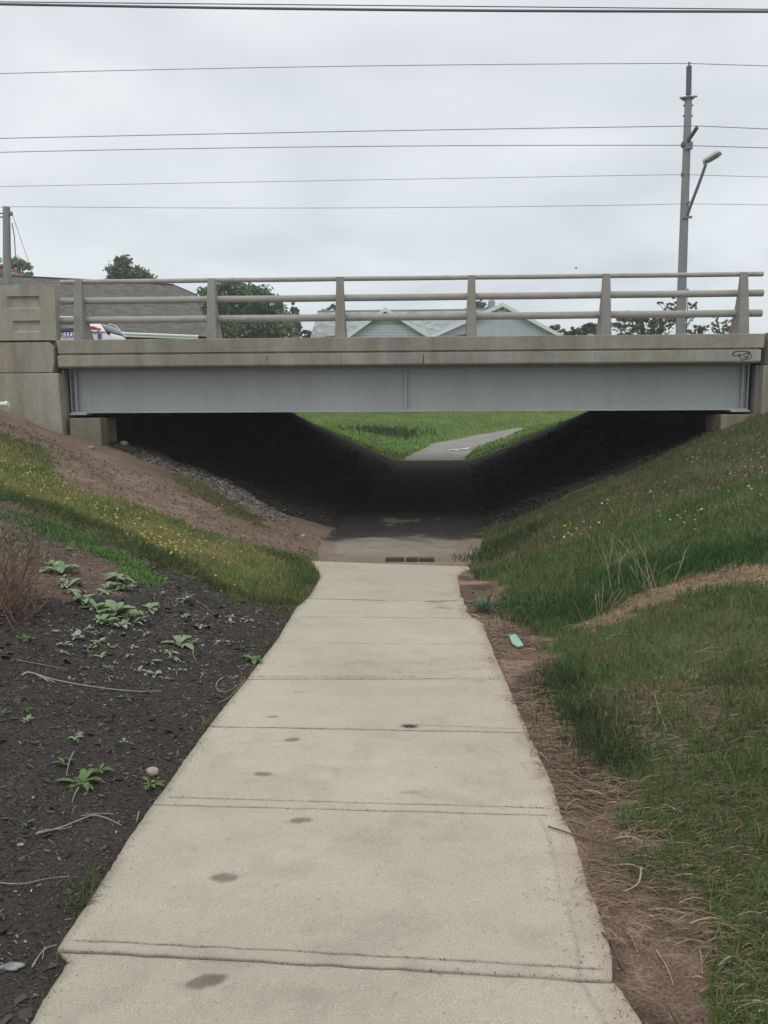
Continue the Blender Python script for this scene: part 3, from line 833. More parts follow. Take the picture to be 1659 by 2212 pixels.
# left abutment: bearing seat block and back wall
ab = empty('abutment', (gx0, YB0+.5, -1), 'stained concrete abutment block under the left end of the girders', 'abutment')
sx1 = at_y(222, 930, YB0+.18).x; sz = at_y(180, 903, YB0+.1).z
m = MB(); m.box(xw+.12, sx1, YB0+.10, YB0+.9, -2.4, sz-.0); m.build('bearing_seat', M['conc_warm'], ab, bevel=.02)
m = MB(); m.box(xw+.12, sx1-.25, YB0+.902, YB1-.1, -2.4, sz-.004); m.build('seat_beam', M['conc_shade'], ab)
m = MB(); m.box(-7.25, gx0-.06, YB0+.62, YB1-.1, sz+.002, ZF-.01); m.build('back_wall', M['conc_shade'], ab)
m = MB(); m.box(xw+.001, gx0-.10, YB0+.22, YB0+.615, sz+.004, ZF-.03); m.build('cheek_wall', M['conc_d'], ab)
abr = empty('abutment', (gx1, YB0+.5, -1), 'short concrete abutment block under the right end of the girders above the flowers', 'abutment')
rx0 = at_y(1553, 930, YB0+.18).x; rz_ = at_y(1590, 895, YB0+.1).z
xrw = at_y(1646, 850, YB0).x
m = MB(); m.box(rx0, xrw+.2, YB0+.10, YB0+.9, -2.4, rz_); m.build('bearing_seat', M['conc_warm'], abr, bevel=.02)
m = MB(); m.box(rx0+.25, xrw+.2, YB0+.902, YB1-.1, -2.4, rz_-.004); m.build('seat_beam', M['conc_shade'], abr)
m = MB(); m.box(gx1+.06, 6.95, YB0+.62, YB1-.1, rz_+.002, ZF-.01); m.build('back_wall', M['conc_shade'], abr)
m = MB(); m.box(gx1+.09, xrw-.001, YB0+.22, YB0+.615, rz_+.004, ZF-.03); m.build('cheek_wall', M['conc_d'], abr)
wr = empty('wing_wall', (xrw+1, YB0, 0), 'concrete wing wall at the right edge, beside the graffiti end of the bridge', 'wall')
m = MB(); m.box(xrw, xrw+9.5, YB0-.01, YB0+.6, -2.4, zt2-.004+.05); m.build('base_wall', M['conc_d'], wr, bevel=.02)
xm = at_y(1664, 740, YB0).x
m = MB(); m.box(xm, xrw+9.5, YB0, yb, zt2+.058, ZD+.03); m.build('middle_block', M['conc_d'], wr, bevel=.02)
m = MB(); xo = at_y(1692, 700, YB0).x; m.box(xo, xrw+9.5, YB0-.02, yb, ZD+.04, ZD+.04+(zt0-zt1)); m.build('parapet', M['conc'], wr, bevel=.03)
# drain pipe end in front of the wall
m = MB(); p = at_y(17, 873, 13.6)
m.tube([(p.x-2.6, 13.9, p.z-.005), (p.x-.02, 13.62, p.z)], .04, 14); m.tube([(p.x-.06, 13.625, p.z), (p.x, 13.62, p.z)], .05, 14)
o = m.build('drain_pipe', M['pvc'], loc=(p.x, 13.6, p.z)); tag(o, 'white plastic pipe end sticking out by the left wing wall', 'pipe')

# ------------------------------------------------------------------ poles and wires
PY = 35.0
def catmull(pts, n): return smooth_path(pts, n)
def px(u, v, y=PY): return at_y(u, v, y)
pole = empty('utility_pole', px(1472, 760), 'tall grey utility pole with a street lamp arm rising behind the bridge', 'pole')
b0 = px(1471, 770); b0.z = 1.0; t0 = px(1487, 214)
bx = b0.x; 
m = MB(); m.tube([(bx-.05, PY, 1.0), ((bx+t0.x)/2-.03, PY, (1+t0.z)/2), (t0.x, PY, t0.z)], [.205, .175, .14], 16)
shaft = m.build('shaft', M['pole'], pole)
m = MB(); m.tube([(t0.x-.02, PY, t0.z), (t0.x-.02, PY, t0.z+.05)], .26, 6, smooth=False); m.tube([(t0.x-.35, PY-.02, t0.z+.04), (t0.x+.33, PY-.02, t0.z+.09)], .04, 8)
for dz in (-.25, -.65): m.tube([(t0.x-.2, PY-.02, t0.z+dz), (t0.x+.2, PY-.02, t0.z+dz)], .035, 8)
split_build(m, 'cap_bracket', M['metal_grey'], shaft)
def insulator(a, b, rad, sheds, parent):
    mm = MB(); a = Vector(a); b = Vector(b); n = sheds*2; pts = [a+(b-a)*i/n for i in range(n+1)]
    mm.tube(pts, [rad if i % 2 else rad*.72 for i in range(n+1)], 12); return mm.build('insulator', M['insul'], parent)
i0 = px(1487.5, 205); i1 = px(1488.5, 143); tp = px(1489, 134)
insulator(i0, i1, .12, 15, pole)
m = MB(); m.tube([i1, tp], .045, 8); m.build('stem', M['metal_grey'], pole)
a = px(1482, 309); b = at_y(1506, 275, PY-.9); a.y -= .2
insulator(a, b, .085, 9, pole)
m = MB(); m.tube([(i0.x, PY, t0.z+.05), (i0.x, PY, i0.z)], .05, 8); m.build('stem', M['metal_grey'], pole)
for v in (313, 377): 
    m = MB(); p = px(1476, v); m.blob((p.x+.02, PY-.02, p.z), (.13, .1, .15), seed=v, rough=.05); m.build('insulator', M['insul'], pole)
m = MB(); p = px(1484, 440); m.tube([(p.x, PY-.25, p.z), (p.x, PY, p.z)], .05, 8); p = px(1484, 315); m.box(p.x-.12, p.x+.16, PY-.24, PY-.1, p.z-.18, p.z+.1)
split_build(m, 'clamp', M['metal_grey'], pole)
# lamp arm
la = px(1485, 466); lb = px(1494, 440); lc = at_y(1525, 354, PY-1.3); 
m = MB(); m.tube(smooth_path([tuple(at_y(1484, 468, PY-.16)), tuple(at_y(1493, 441, PY-.45)), tuple(at_y(1509, 399, PY-.9)), tuple(at_y(1525, 354, PY-1.3))], 5), [.06]*15+[.055], 10)
p = px(1481, 470); m.box(p.x-.2, p.x+.2, PY-.22, PY-.14, p.z-.07, p.z+.02)
lampo = m.build('lamp_arm', M['metal_grey'], pole)
hp = px(1539, 340, PY-1.5)
m = MB()
# shoebox luminaire seen from below: base slab outline, domed top
ax_ = Vector((.62, -.45, .32)).normalized(); sd = Vector((.60, .80, -.05)).normalized(); upv = ax_.cross(sd); upv = upv if upv.z > 0 else -upv
hc = Vector(hp)
def lampring(sc, h, sh=0):
    o_ = [(-.42,-.10), (-.30,-.19), (.30,-.21), (.40,-.13), (.40,.13), (.30,.21), (-.30,.19), (-.42,.10)]
    return [hc+ax_*((a_*sc+sh)*.85)+sd*(b_*sc*.95)+upv*h for a_, b_ in o_]
R4 = [lampring(1, -.03), lampring(1, .05), lampring(.85, .10), lampring(.5, .13)]
vs = [q for r_ in R4 for q in r_]
m.add(vs, [tuple(range(7, -1, -1)), tuple(range(24, 32))]+[(i*8+k, i*8+(k+1) % 8, (i+1)*8+(k+1) % 8, (i+1)*8+k) for i in range(3) for k in range(8)])
m.tube([Vector((lc.x, PY-1.3, lc.z)), hc-ax_*.36], .06, 8)
m.build('lamp_head', M['lamphead'], lampo)
m = MB(); L0, L1 = lampring(.82, -.034), lampring(.7, -.075)
m.add(L0+L1, [tuple(range(15, 7, -1))]+[(k, (k+1) % 8, 8+(k+1) % 8, 8+k) for k in range(8)])
m.build('lamp_lens', M['lampglass'], lampo)
# left pole
lp = empty('utility_pole', px(14, 620), 'shorter thick grey utility pole at the left edge behind the parapet', 'pole')
tl = px(14, 447); bl = px(16, 640)
m = MB(); m.tube([(bl.x, PY, 1.0), (bl.x, PY, bl.z), (tl.x, PY, tl.z)], [.2, .18, .145], 14); m.build('shaft', M['pole'], lp)
m = MB()
for v in (462, 470, 574, 590): q = px(6, v); m.tube([(q.x-.5, PY-.1, q.z), (q.x+.05, PY-.1, q.z)], .03, 6)
q = px(27, 462); m.blob((q.x-.02, PY-.05, q.z), (.07, .07, .1)); split_build(m, 'wire_clamp', M['metal_grey'], lp)
# wires
def wire(name, pts, rad, label, group=None):
    mm = MB(); mm.tube(pts, rad, 6, cap=True)
    c = Vector(pts[len(pts)//2]); o = mm.build(name, M['wire'], loc=c); return tag(o, label, 'wire', group)
WR = [('topmost', 159, 137, 143, 1488, .0125), ('second', 299, 272, 279, 1506, .0135), ('third', 329, 314, 320, 1476, .0135), ('fourth', 403, 377, 383, 1476, .009), ('lowest', 449, 440, 443, 1482, .009)]
desc = {'topmost': 'topmost power line strung to the tip of the tall pole', 'second': 'second power line down, passing the slanted insulator on the tall pole',
        'third': 'third power line down, close below the slanted insulator line', 'fourth': 'thin fourth line down, between the lamp arm and the paired lines', 'lowest': 'thin lowest line joining the tops of the short and tall poles'}
for nm, v0, vp, v2, up, rad in WR:
    zl = px(0, v0).z; a = px(up, vp); zr = px(1659, v2).z
    xv = px(160, v0).x
    yp = PY-.9 if nm == 'second' else PY-.15
    a = at_y(up, vp, yp)
    zl = at_y(0, v0, yp).z
    xl_ = at_y(0, v0, yp).x
    if nm == 'lowest':
        pts = [(tl.x, PY, tl.z)]
        for i in range(1, 40):
            t = i/40; pts.append((tl.x+(a.x-tl.x)*t, PY-.1, tl.z+(a.z-tl.z)*t-.11*4*t*(1-t)))
        pts += [(a.x, yp, a.z)]
        pts = [(tl.x-18+i, PY, tl.z-.02*(18-i)+0.0006*(18-i)**2) for i in range(0, 18, 3)] + pts
    else:
        k = (a.z-zl)/((a.x-xv)**2-(xl_-xv)**2)
        z0 = zl-k*(xl_-xv)**2
        xe_ = 2*xv-a.x
        pts = [(xe_+(a.x-xe_)*i/80, yp, z0+k*(xe_+(a.x-xe_)*i/80-xv)**2) for i in range(81)]
    x2 = at_y(1659, v2, yp).x; sl = (at_y(1659, v2, yp).z-a.z)/(x2-a.x)
    pts += [(a.x+d, yp, a.z+sl*d*(1-d/60)) for d in (1, 2, 4, 8, 14, 20, 26, 30)]
    wire('power_line', pts, rad, desc[nm], 'power lines strung between the poles')
# near thick cable
a = at_y(0, 9, 12); b = at_y(1659, 25, 12)
pts = [(a.x+(b.x-a.x)*(i/20), 12, a.z+(b.z-a.z)*(i/20)-.05*math.sin(math.pi*min(1,max(0,i/20)))*.5) for i in range(-20, 41)]
wire('overhead_cable', pts, .017, 'thick black overhead cable crossing at the very top, nearest the camera')
a = at_y(0, 4, 12.3); b = at_y(1659, 20, 12.3)
pts = [(a.x+(b.x-a.x)*(i/20), 12.3, a.z+(b.z-a.z)*(i/20)) for i in range(-20, 41)]
wire('overhead_cable', pts, .007, 'thin cable running just above the thick black overhead cable')
# service wires hanging from the left pole
q0 = px(27, 463); q1 = at_y(72, 597, 44)
wire('guy_wire', [q0+(q1-q0)*t for t in (0, .3, .6, 1)], .012, 'straight guy wire slanting down right from the short left pole')
pts = [px(26, 482), px(31, 510), px(33, 545), px(38, 575), px(42, 600), px(48, 640)]
wire('service_cable', [tuple(p) for p in pts], .022, 'slack wavy service cable hanging beside the short left pole')
# bird
p = at_y(1244, 579, 40)
m = MB(); m.blob(p, (.06, .03, .03), seed=1, rough=.05); m.add([p+Vector((0,0,0.02)), p+Vector((-.05,.14,.03)), p+Vector((.06,.13,.02)), p+Vector((-.05,-.14,.03)), p+Vector((.06,-.13,.02))], [(0,1,2),(0,4,3)])
o = m.build('bird', M['black_rub'], loc=p); tag(o, 'tiny dark bird flying in the sky above the railing', 'bird')

# ------------------------------------------------------------------ car on the bridge (rear end shows past the parapet)
CY = 22.4   # near side of the car
cr_ = at_y(241, 716, CY+.3)
carz = ZR
car = empty('parked_car', (cr_.x-2.2, CY+.9, carz), 'white hatchback with purple lettering on the bridge, rear end showing beside the parapet', 'car')
XRr = cr_.x; Lc = 4.4
hz = lambda v: at_y(200, v, CY).z-carz
top_z = hz(681)
def car_loft(stations, name, mt, parent, half):
    """stations: (x from rear, z low, z high, half width low, half width high)"""
    mm = MB(); n = 0; rings = []
    for d, zl, zh, wl_, wh in stations:
        x = XRr-d; c = CY+.9; e = min(.06, (zh-zl)*.25)
        zm = (zl+zh)/2
        ring = [(x, c-wl_, zl+e), (x, c-(wl_*.55+wh*.45)-.012, zm), (x, c-wh-.004, zh-e), (x, c-wh+e*1.3, zh), (x, c, zh+.012), (x, c+wh-e*1.3, zh), (x, c+wh+.004, zh-e), (x, c+(wl_*.55+wh*.45)+.012, zm), (x, c+wl_, zl+e), (x, c+wl_-e, zl), (x, c-wl_+e, zl)]
        rings.append(ring)
    k = len(rings[0]); vs = [q for r_ in rings for q in r_]
    fs = [(i*k+j, i*k+(j+1) % k, (i+1)*k+(j+1) % k, (i+1)*k+j) for i in range(len(rings)-1) for j in range(k)]
    fs += [tuple(range(k-1, -1, -1)), tuple(range((len(rings)-1)*k, len(rings)*k))]
    mm.add(vs, fs, True)
    o = mm.build(name, mt, parent)
    md = o.modifiers.new('sub', 'SUBSURF'); md.levels = 1; md.render_levels = 2
    return o
b_ = carz
body = car_loft([(0, b_+.42, b_+.80, .70, .70), (.05, b_+.30, b_+.98, .82, .78), (.22, b_+.24, b_+1.08, .88, .80), (.6, b_+.22, b_+1.07, .90, .83), (1.2, b_+.2, b_+1.03, .90, .85), (2.4, b_+.2, b_+.98, .90, .85), (3.2, b_+.22, b_+.93, .90, .82), (3.9, b_+.24, b_+.82, .87, .74), (4.3, b_+.3, b_+.66, .74, .6), (4.4, b_+.36, b_+.56, .6, .5)], 'body', M['car_white'], car, .9)
gl = car_loft([(.10, b_+1.0, b_+1.08, .76, .72), (.26, b_+1.0, b_+1.26, .79, .68), (.48, b_+1.0, b_+top_z-.10, .80, .65), (.8, b_+1.0, b_+top_z-.045, .80, .64), (1.4, b_+.98, b_+top_z-.03, .80, .64), (2.2, b_+.95, b_+top_z-.05, .80, .63), (2.8, b_+.92, b_+1.25, .79, .62), (3.3, b_+.88, b_+.96, .74, .60)], 'window_glass', M['car_glass'], car, .8)
roof = car_loft([(.34, b_+top_z-.16, b_+top_z-.115, .66, .62), (.5, b_+top_z-.12, b_+top_z-.055, .67, .62), (.8, b_+top_z-.08, b_+top_z-.012, .67, .62), (1.4, b_+top_z-.05, b_+top_z+.01, .67, .62), (2.2, b_+top_z-.07, b_+top_z-.01, .66, .61), (2.45, b_+top_z-.14, b_+top_z-.09, .64, .58)], 'roof', M['car_white'], car, .6)
m = MB()   # rear pillar, white
for s in (-1, 1):
    c = CY+.9
    m.add([(XRr-.10, c+s*.82, b_+1.02), (XRr-.80, c+s*.855, b_+1.02), (XRr-1.0, c+s*.70, b_+top_z-.04), (XRr-.36, c+s*.69, b_+top_z-.10), (XRr-.10, c+s*.75, b_+1.02), (XRr-.80, c+s*.76, b_+1.02), (XRr-1.0, c+s*.60, b_+top_z-.04), (XRr-.36, c+s*.60, b_+top_z-.10)], [(0,1,2,3),(4,7,6,5),(0,3,7,4),(1,5,6,2),(2,6,7,3),(0,4,5,1)])
split_build(m, 'pillar', M['car_white'], car, bevel=.01)
def cp(u, v, dy=0): p = at_y(u, v, CY+dy); return p
for s in (0, 1):
    def side_quad(px_, mt_, nm, dy, thick=.03):
        mm = MB(); P = [cp(u, v, dy) for u, v in px_]; c = CY+.9
        yv = lambda x: (CY+dy+.02 + max(0, (x-(XRr-.32)))*.55)
        f = [(p.x, yv(p.x) if not s else 2*c-yv(p.x), p.z) for p in P]
        bk = [(p.x, (yv(p.x)+.1) if not s else 2*c-yv(p.x)-.1, p.z) for p in P]
        n = len(P)
        mm.add(f+bk, [tuple(range(n)), tuple(range(2*n-1, n-1, -1))]+[(i, n+i, n+(i+1) % n, (i+1) % n) for i in range(n)])
        return mm.build(nm, mt_, car, bevel=.004)
    tlm = side_quad([(189,704),(200,704.5),(216,709.5),(211,712),(190,711.5)], M['tail_red'], 'tail_light', .0)
    side_quad([(190,712),(211,712.4),(207,717),(195,716)], M['tail_pale'], 'tail_light_lower', .0)
# rear screen spoiler, bumper fittings, sticker
m = MB(); m.box(XRr-.03, XRr+.01, CY+.35, CY+1.45, b_+.62, b_+.66); m.box(XRr-.02, XRr+.012, CY+.62, CY+.95, b_+.66, b_+.74)
m.box(XRr-.14, XRr-.04, CY+.22, CY+.30, b_+.95, b_+1.03); split_build(m, 'rear_trim', M['black_rub'], car)
p = cp(214, 726, .02)
m = MB(); m.box(p.x-.04, p.x+.04, CY+.02, CY+.16, p.z-.075, p.z+.075); m.build('sticker', M['purple'], car)
m = MB(); m.box(XRr-1.6, XRr-1.15, CY+.42, CY+.46, b_+top_z+.01, b_+top_z+.035); m.box(XRr-1.6, XRr-1.15, CY+1.34, CY+1.38, b_+top_z+.01, b_+top_z+.035); split_build(m, 'roof_bar', M['car_white'], car)
m = MB(); m.tube([(XRr-.9, CY+.9, b_+top_z), (XRr-.72, CY+.9, b_+top_z+.12)], .008, 6); m.build('aerial', M['black_rub'], car)
m = MB(); m.box(XRr-1.95, XRr-1.93, CY+.0, CY+.03, b_+.35, b_+.98); m.box(XRr-3.0, XRr-2.98, CY+.0, CY+.03, b_+.35, b_+.94); split_build(m, 'door_seam', M['black_rub'], car)
for dx in (.85, 3.5):
    for yy_ in (CY+.02, CY+1.6):
        m = MB(); m.tube([(XRr-dx, yy_, b_+.32), (XRr-dx, yy_+.2, b_+.32)], .32, 24); w_ = m.build('wheel', M['black_rub'], car)
        m = MB(); m.tube([(XRr-dx, yy_-.01, b_+.32), (XRr-dx, yy_+.21, b_+.32)], .2, 20); m.build('rim', M['rim'], w_)
# lettering on the rear wing (only these letters are in view)
fc = bpy.data.curves.new('lettering', 'FONT'); fc.body = 'estl'; fc.size = .26; fc.extrude = .004; fc.offset = .004; fc.space_character = 1.02
fo = bpy.data.objects.new('lettering_src', fc); COL.objects.link(fo)
bpy.context.view_layer.update()
me = bpy.data.meshes.new_from_object(fo.evaluated_get(bpy.context.evaluated_depsgraph_get()))
COL.objects.unlink(fo); bpy.data.objects.remove(fo)
me.materials.clear(); me.materials.append(M['purple'])
lt = bpy.data.objects.new('lettering', me); COL.objects.link(lt); lt.parent = car
p = cp(131, 731, -.02)
lt.location = (p.x-car.location.x, CY-.03-car.location.y, p.z-car.location.z+.02); lt.rotation_euler = (R(90), R(-1), 0)

# ------------------------------------------------------------------ building with the big shingled roof
bd = empty('low_building', at_y(200, 760, 46), 'long low building under a big brown grey shingled hip roof', 'building')
e1 = at_y(240, 719, 40.2); e2 = at_y(427, 727.5, 42.4)
ed = (e2-e1); ed.z = 0; ed.normalize(); nrm2 = Vector((-ed.y, ed.x, 0))
pit = R(29)
pn = Vector((nrm2.x*-math.sin(pit), nrm2.y*-math.sin(pit), math.cos(pit)))
def on_roof(u, v):
    d = ray(u, v); t = (e1.dot(pn))/(d.dot(pn)); return d*t
eL = e1-ed*16; eL.z = e1.z; eR = e2+ed*.75; eR.z = e1.z
r0 = on_roof(-560, 575); r1 = on_roof(0, 596); r2 = on_roof(375, 616); r3 = on_roof(424, 637)
d1 = r2+nrm2*9; d1.z = e1.z; d2 = eR+nrm2*16; d0 = eL+nrm2*18
zb = .5
m = MB()
V_ = [eL, eR, r3, r2, r1, r0]
m.add(V_, [(0,1,2,3,4,5)])
bk1 = r2+nrm2*6-Vector((0,0,2.5)); 
m.add([eR, r3, r2, d2, bk1], [(0,3,4,2,1)])
m.add([r0, r1, r2, bk1, d2, d0], [(5,4,3,2,1,0)])
rf = m.build('roof', M['shingle'], bd)
m = MB(); rr2 = [r0, r1, r2]
m.tube([p+Vector((0,0,.03)) for p in rr2], .05, 6); m.tube([r2, r3, eR], .05, 6); m.build('ridge_cap', mat('ridge_dark', (.06,.06,.065), var=.1), rf)
m = MB(); g0 = eL-nrm2*.06; g1 = e2-nrm2*.06; g1.z = e1.z
ga = e1-nrm2*.06-ed*12
m.tube([ga-Vector((0,0,.02)), g1-Vector((0,0,.02))], .075, 8); m.tube([ga-Vector((0,0,.14)), g1-Vector((0,0,.14))], .05, 6)
split_build(m, 'gutter', M['trim_w'], bd)
w0 = eL+nrm2*.5; w1 = eR-ed*.6+nrm2*.5; w2 = d2-ed*.6; w3 = d0
m = MB(); zt_ = e1.z-.15
m.add([(p.x, p.y, zz_) for zz_ in (zb, zt_) for p in (w0, w1, w2, w3)], [(0,1,5,4),(1,2,6,5),(2,3,7,6),(3,0,4,7),(4,5,6,7)])
m.build('wall', M['brown_wall'], bd)
c = at_y(20, 592, 53)
m = MB(); m.box(c.x-1.2, c.x+.58, 52.4, 53.6, c.z-2, c.z+.22); ck = m.build('chimney', M['chimbrick'], bd); 
m = MB(); m.tube([at_y(48, 612, 49), at_y(48, 598, 49)], .06, 8); m.build('vent_pipe', M['metal_grey'], bd)

# ------------------------------------------------------------------ pale house with two gables
HY = 60.0
hs_ = empty('pale_house', at_y(940, 800, HY+5), 'pale blue grey sided house with two white trimmed gables behind the bridge', 'house')
def gable(u, v, ul, vl, ur, vr, yf, depth, vent):
    pk = at_y(u, v, yf); l_ = at_y(ul, vl, yf); r_ = at_y(ur, vr, yf)
    zl = 3.6; sl = (pk.z-l_.z)/(pk.x-l_.x); sr = (pk.z-r_.z)/(r_.x-pk.x)
    xl = pk.x-(pk.z-zl)/sl; xr = pk.x+(pk.z-zl)/sr
    z0 = .0
    mm = MB(); mm.prism([(xl+.5, z0), (xr-.5, z0), (xr-.5, zl+.5*sr-.2), (pk.x, pk.z-.2), (xl+.5, zl+.5*sl-.2)], 'y', yf+.35, yf+depth)
    w = mm.build('gable_wall', M['siding'], hs_)
    mm = MB(); t = .12
    mm.add([(xl,yf,zl),(pk.x,yf,pk.z),(pk.x,yf+depth,pk.z),(xl,yf+depth,zl),(xl,yf,zl-t),(pk.x,yf,pk.z-t),(pk.x,yf+depth,pk.z-t),(xl,yf+depth,zl-t)], [(0,1,2,3),(7,6,5,4),(0,4,5,1),(3,2,6,7),(0,3,7,4)])
    mm.add([(xr,yf,zl),(pk.x,yf,pk.z),(pk.x,yf+depth,pk.z),(xr,yf+depth,zl),(xr,yf,zl-t),(pk.x,yf,pk.z-t),(pk.x,yf+depth,pk.z-t),(xr,yf+depth,zl-t)], [(3,2,1,0),(4,5,6,7),(1,5,4,0),(7,6,2,3),(4,7,3,0)])
    rf_ = mm.build('gable_roof', M['shingle_l'], hs_)
    mm = MB(); bw = .26
    for xa, s in ((xl, sl), (xr, sr)):
        mm.add([(xa,yf-.04,zl-bw),(pk.x,yf-.04,pk.z-bw),(pk.x,yf-.04,pk.z+.02),(xa,yf-.04,zl+.02),(xa,yf+.0,zl-bw),(pk.x,yf+.0,pk.z-bw),(pk.x,yf+.0,pk.z+.02),(xa,yf+.0,zl+.02)],
               [(0,1,2,3),(7,6,5,4),(0,4,5,1),(3,2,6,7)])
    mm.build('barge_board', M['trim_w'], rf_)
    if vent == 'arch':
        mm = MB(); p = at_y(1083, 665, yf+.3); n = 10
        out = [(p.x-.27, p.z-.28), (p.x+.27, p.z-.28)]+[(p.x+.27*math.cos(math.pi*i/n), p.z+.1+.27*math.sin(math.pi*i/n)) for i in range(n+1)]
        mm.prism(out, 'y', yf+.24, yf+.4); f_ = mm.build('vent_frame', M['trim_w'], w)
        mm = MB(); out = [(p.x-.17, p.z-.22), (p.x+.17, p.z-.22)]+[(p.x+.17*math.cos(math.pi*i/n), p.z+.1+.17*math.sin(math.pi*i/n)) for i in range(n+1)]
        mm.prism(out, 'y', yf+.22, yf+.3); mm.build('vent_louvre', M['siding_g'], w)
    else:
        mm = MB(); zz0 = pk.z-1.15
        mm.add([(pk.x-(pk.z-.25-zz0)/sl, yf+.33, zz0), (pk.x+(pk.z-.25-zz0)/sr, yf+.33, zz0), (pk.x, yf+.33, pk.z-.25)], [(0,1,2)]); mm.build('shake_panel', M['siding_g'], w)
    return pk, zl
gable(832, 664.5, 760, 717, 944, 733, HY-1.5, 8, 'shake')
gable(1086, 654.5, 1034, 678, 1222, 727.5, HY, 9, 'arch')
a = at_y(690, 673, HY+6.5); b = at_y(1045, 676, HY+6.5)
m = MB(); zr_ = a.z; ze = 3.4; x0 = a.x-.15; x1 = b.x+.9; ye = HY+.4
m.add([(x0-.4,ye,ze),(x1,ye,ze),(x1,a.y,zr_),(x0,a.y,zr_),(x1,a.y*2-ye,ze),(x0-.4,a.y*2-ye,ze),(x0-.4,ye,ze-.15),(x1,ye,ze-.15)], [(0,1,2,3),(3,2,4,5),(6,7,1,0)])
m.build('main_roof', M['shingle_l'], hs_)
m = MB(); m.tube([(x0, a.y, zr_), (x1, a.y, zr_)], .09, 6); m.build('ridge_cap', M['metal_grey'], hs_)
m = MB(); m.prism([(ye+.5, 0), (a.y*2-ye-.5, 0), (a.y*2-ye-.5, ze), (a.y, zr_-.15), (ye+.5, ze)], 'x', x0+.35, x1-.4); w = m.build('wall', M['siding'], hs_)
m = MB(); p = at_y(1062, 657, HY+9); m.tube([(p.x, p.y, p.z-1.6), (p.x, p.y, p.z+.15)], .28, 14); m.blob((p.x, p.y, p.z+.15), (.3,.3,.25), rough=.02); m.build('roof_vent', M['shingle_l'], hs_)
for xx in (-5.5, -2.9, 1.0, 4.3, 7.6):
    yf = HY-1.5+.35 if -5.2 < xx < .5 else (HY+.35 if xx > 1.5 else ye+.5)
    m = MB(); m.box(xx-.6, xx+.6, yf-.06, yf+.02, 1.2, 2.6); w_ = m.build('window', M['trim_w'], hs_)
    m = MB(); m.box(xx-.5, xx+.5, yf-.075, yf-.062, 1.3, 2.5); m.build('pane', M['winglass'], w_)
m = MB(); m.box(4.8, 5.8, HY+.26, HY+.33, .0, 2.1); m.build('door', M['brown_wall'], hs_)

# ------------------------------------------------------------------ foliage
def leaves_mesh(P, size, rng, cols):
    """P (N,3) centres -> folded diamond leaves, random orientation"""
    n = len(P)
    d = rng.normal(size=(n, 3)); d /= np.linalg.norm(d, axis=1)[:, None]
    e = rng.normal(size=(n, 3)); e -= (e*d).sum(1)[:, None]*d; e /= np.linalg.norm(e, axis=1)[:, None]
    s = size*rng.uniform(.6, 1.35, n)[:, None]
    v = np.stack([P-d*s, P+e*s*.5, P+d*s, P-e*s*.5], 1).reshape(-1, 3)
    f = np.arange(4*n).reshape(-1, 4)
    return v, f, np.repeat(cols, 4, 0)
def tree(name, label, blobs, Y_, col, leaf=.16, dens=1.0, base_v=760, group=None, clump=.55, seed=1, trunk_u=None, depth=.8, loose=False):
    """blobs: (u, v, half width px, half height px) lobes of the crown, at distance Y_"""
    rng = np.random.default_rng(seed); k = Y_/F
    us = [b[0] for b in blobs]; tu = trunk_u if trunk_u is not None else np.average(us, weights=[b[2] for b in blobs])
    base = at_y(tu, base_v, Y_); gz = float(H(base.x, Y_))
    base.z = gz
    root = empty(name, base, label, 'tree', group)
    Ps = []; Cs = []; cents = []
    for (u, v, hw, hh) in blobs:
        c = at_y(u, v, Y_); rx, rz2 = hw*k, hh*k
        nc = max(5, int(dens*9*rx*rz2/(clump*clump)))
        for i in range(nc):
            q = rng.normal(size=3); q /= np.linalg.norm(q); rr = rng.uniform(.35, 1)**.5
            cc = np.array([c.x+q[0]*rr*rx, Y_+q[1]*rr*rx*depth, c.z+q[2]*rr*rz2])
            cents.append(cc)
            cs = clump*rng.uniform(.45, 1.0)*min(1, max(.35, min(rx, rz2)))
            nl = int(30*rng.uniform(.5, 1.4)*(cs/.16/ (leaf/.16))**1.1)+8 if not loose else int(rng.uniform(5, 26))
            g = rng.normal(size=(nl, 3))*np.array([cs, cs, cs*.6])*(.5 if not loose else .62)
            Ps.append(cc+g)
            tint = rng.uniform(.65, 1.35); cl = np.array(col)*tint
            cl = cl*(1+rng.uniform(-.25, .25, (nl, 1))); cl[:, 0] *= rng.uniform(.85, 1.2)
            Cs.append(cl)
    P = np.vstack(Ps); Cc = np.vstack(Cs)*2.1
    v, f, c = leaves_mesh(P, leaf, rng, Cc)
    v -= np.array(base)
    np_mesh('crown', v, [f], M['leaf'], {'base': c}, parent=root)
    m_ = MB(); topc = np.mean(cents, 0)
    rad = max(.08, .03*(topc[2]-gz))
    tr = [base, Vector((base.x+.1, Y_, gz+(topc[2]-gz)*.5)), Vector(topc)]
    m_.tube(tr, [rad, rad*.7, rad*.3], 8)
    sel = rng.choice(len(cents), size=min(22, len(cents)), replace=False)
    for i in sel:
        s0 = Vector(tr[1])*(1-.0)+ (Vector(topc)-Vector(tr[1]))*float(rng.uniform(0, .8)); e = Vector(cents[i]); md_ = s0.lerp(e, .5)+Vector((0, 0, -.15))
        m_.tube([s0, md_, e], [rad*.3, rad*.18, rad*.06], 5)
    m_.build('trunk', M['bark'], root)
    return root
tree('broadleaf_tree', 'round topped dark tree rising above the shingled roof', [(280,583,34,24),(255,600,25,14),(305,600,24,18),(270,650,50,50)], 72, (.065,.095,.055), leaf=.2, seed=2, clump=.8)
tree('broadleaf_tree', 'pale leafy tree at the far left edge behind the short pole', [(0,585,28,22),(38,577,24,20),(55,594,20,14),(15,640,50,50)], 66, (.085,.115,.065), leaf=.2, seed=3, dens=.7, clump=.7)
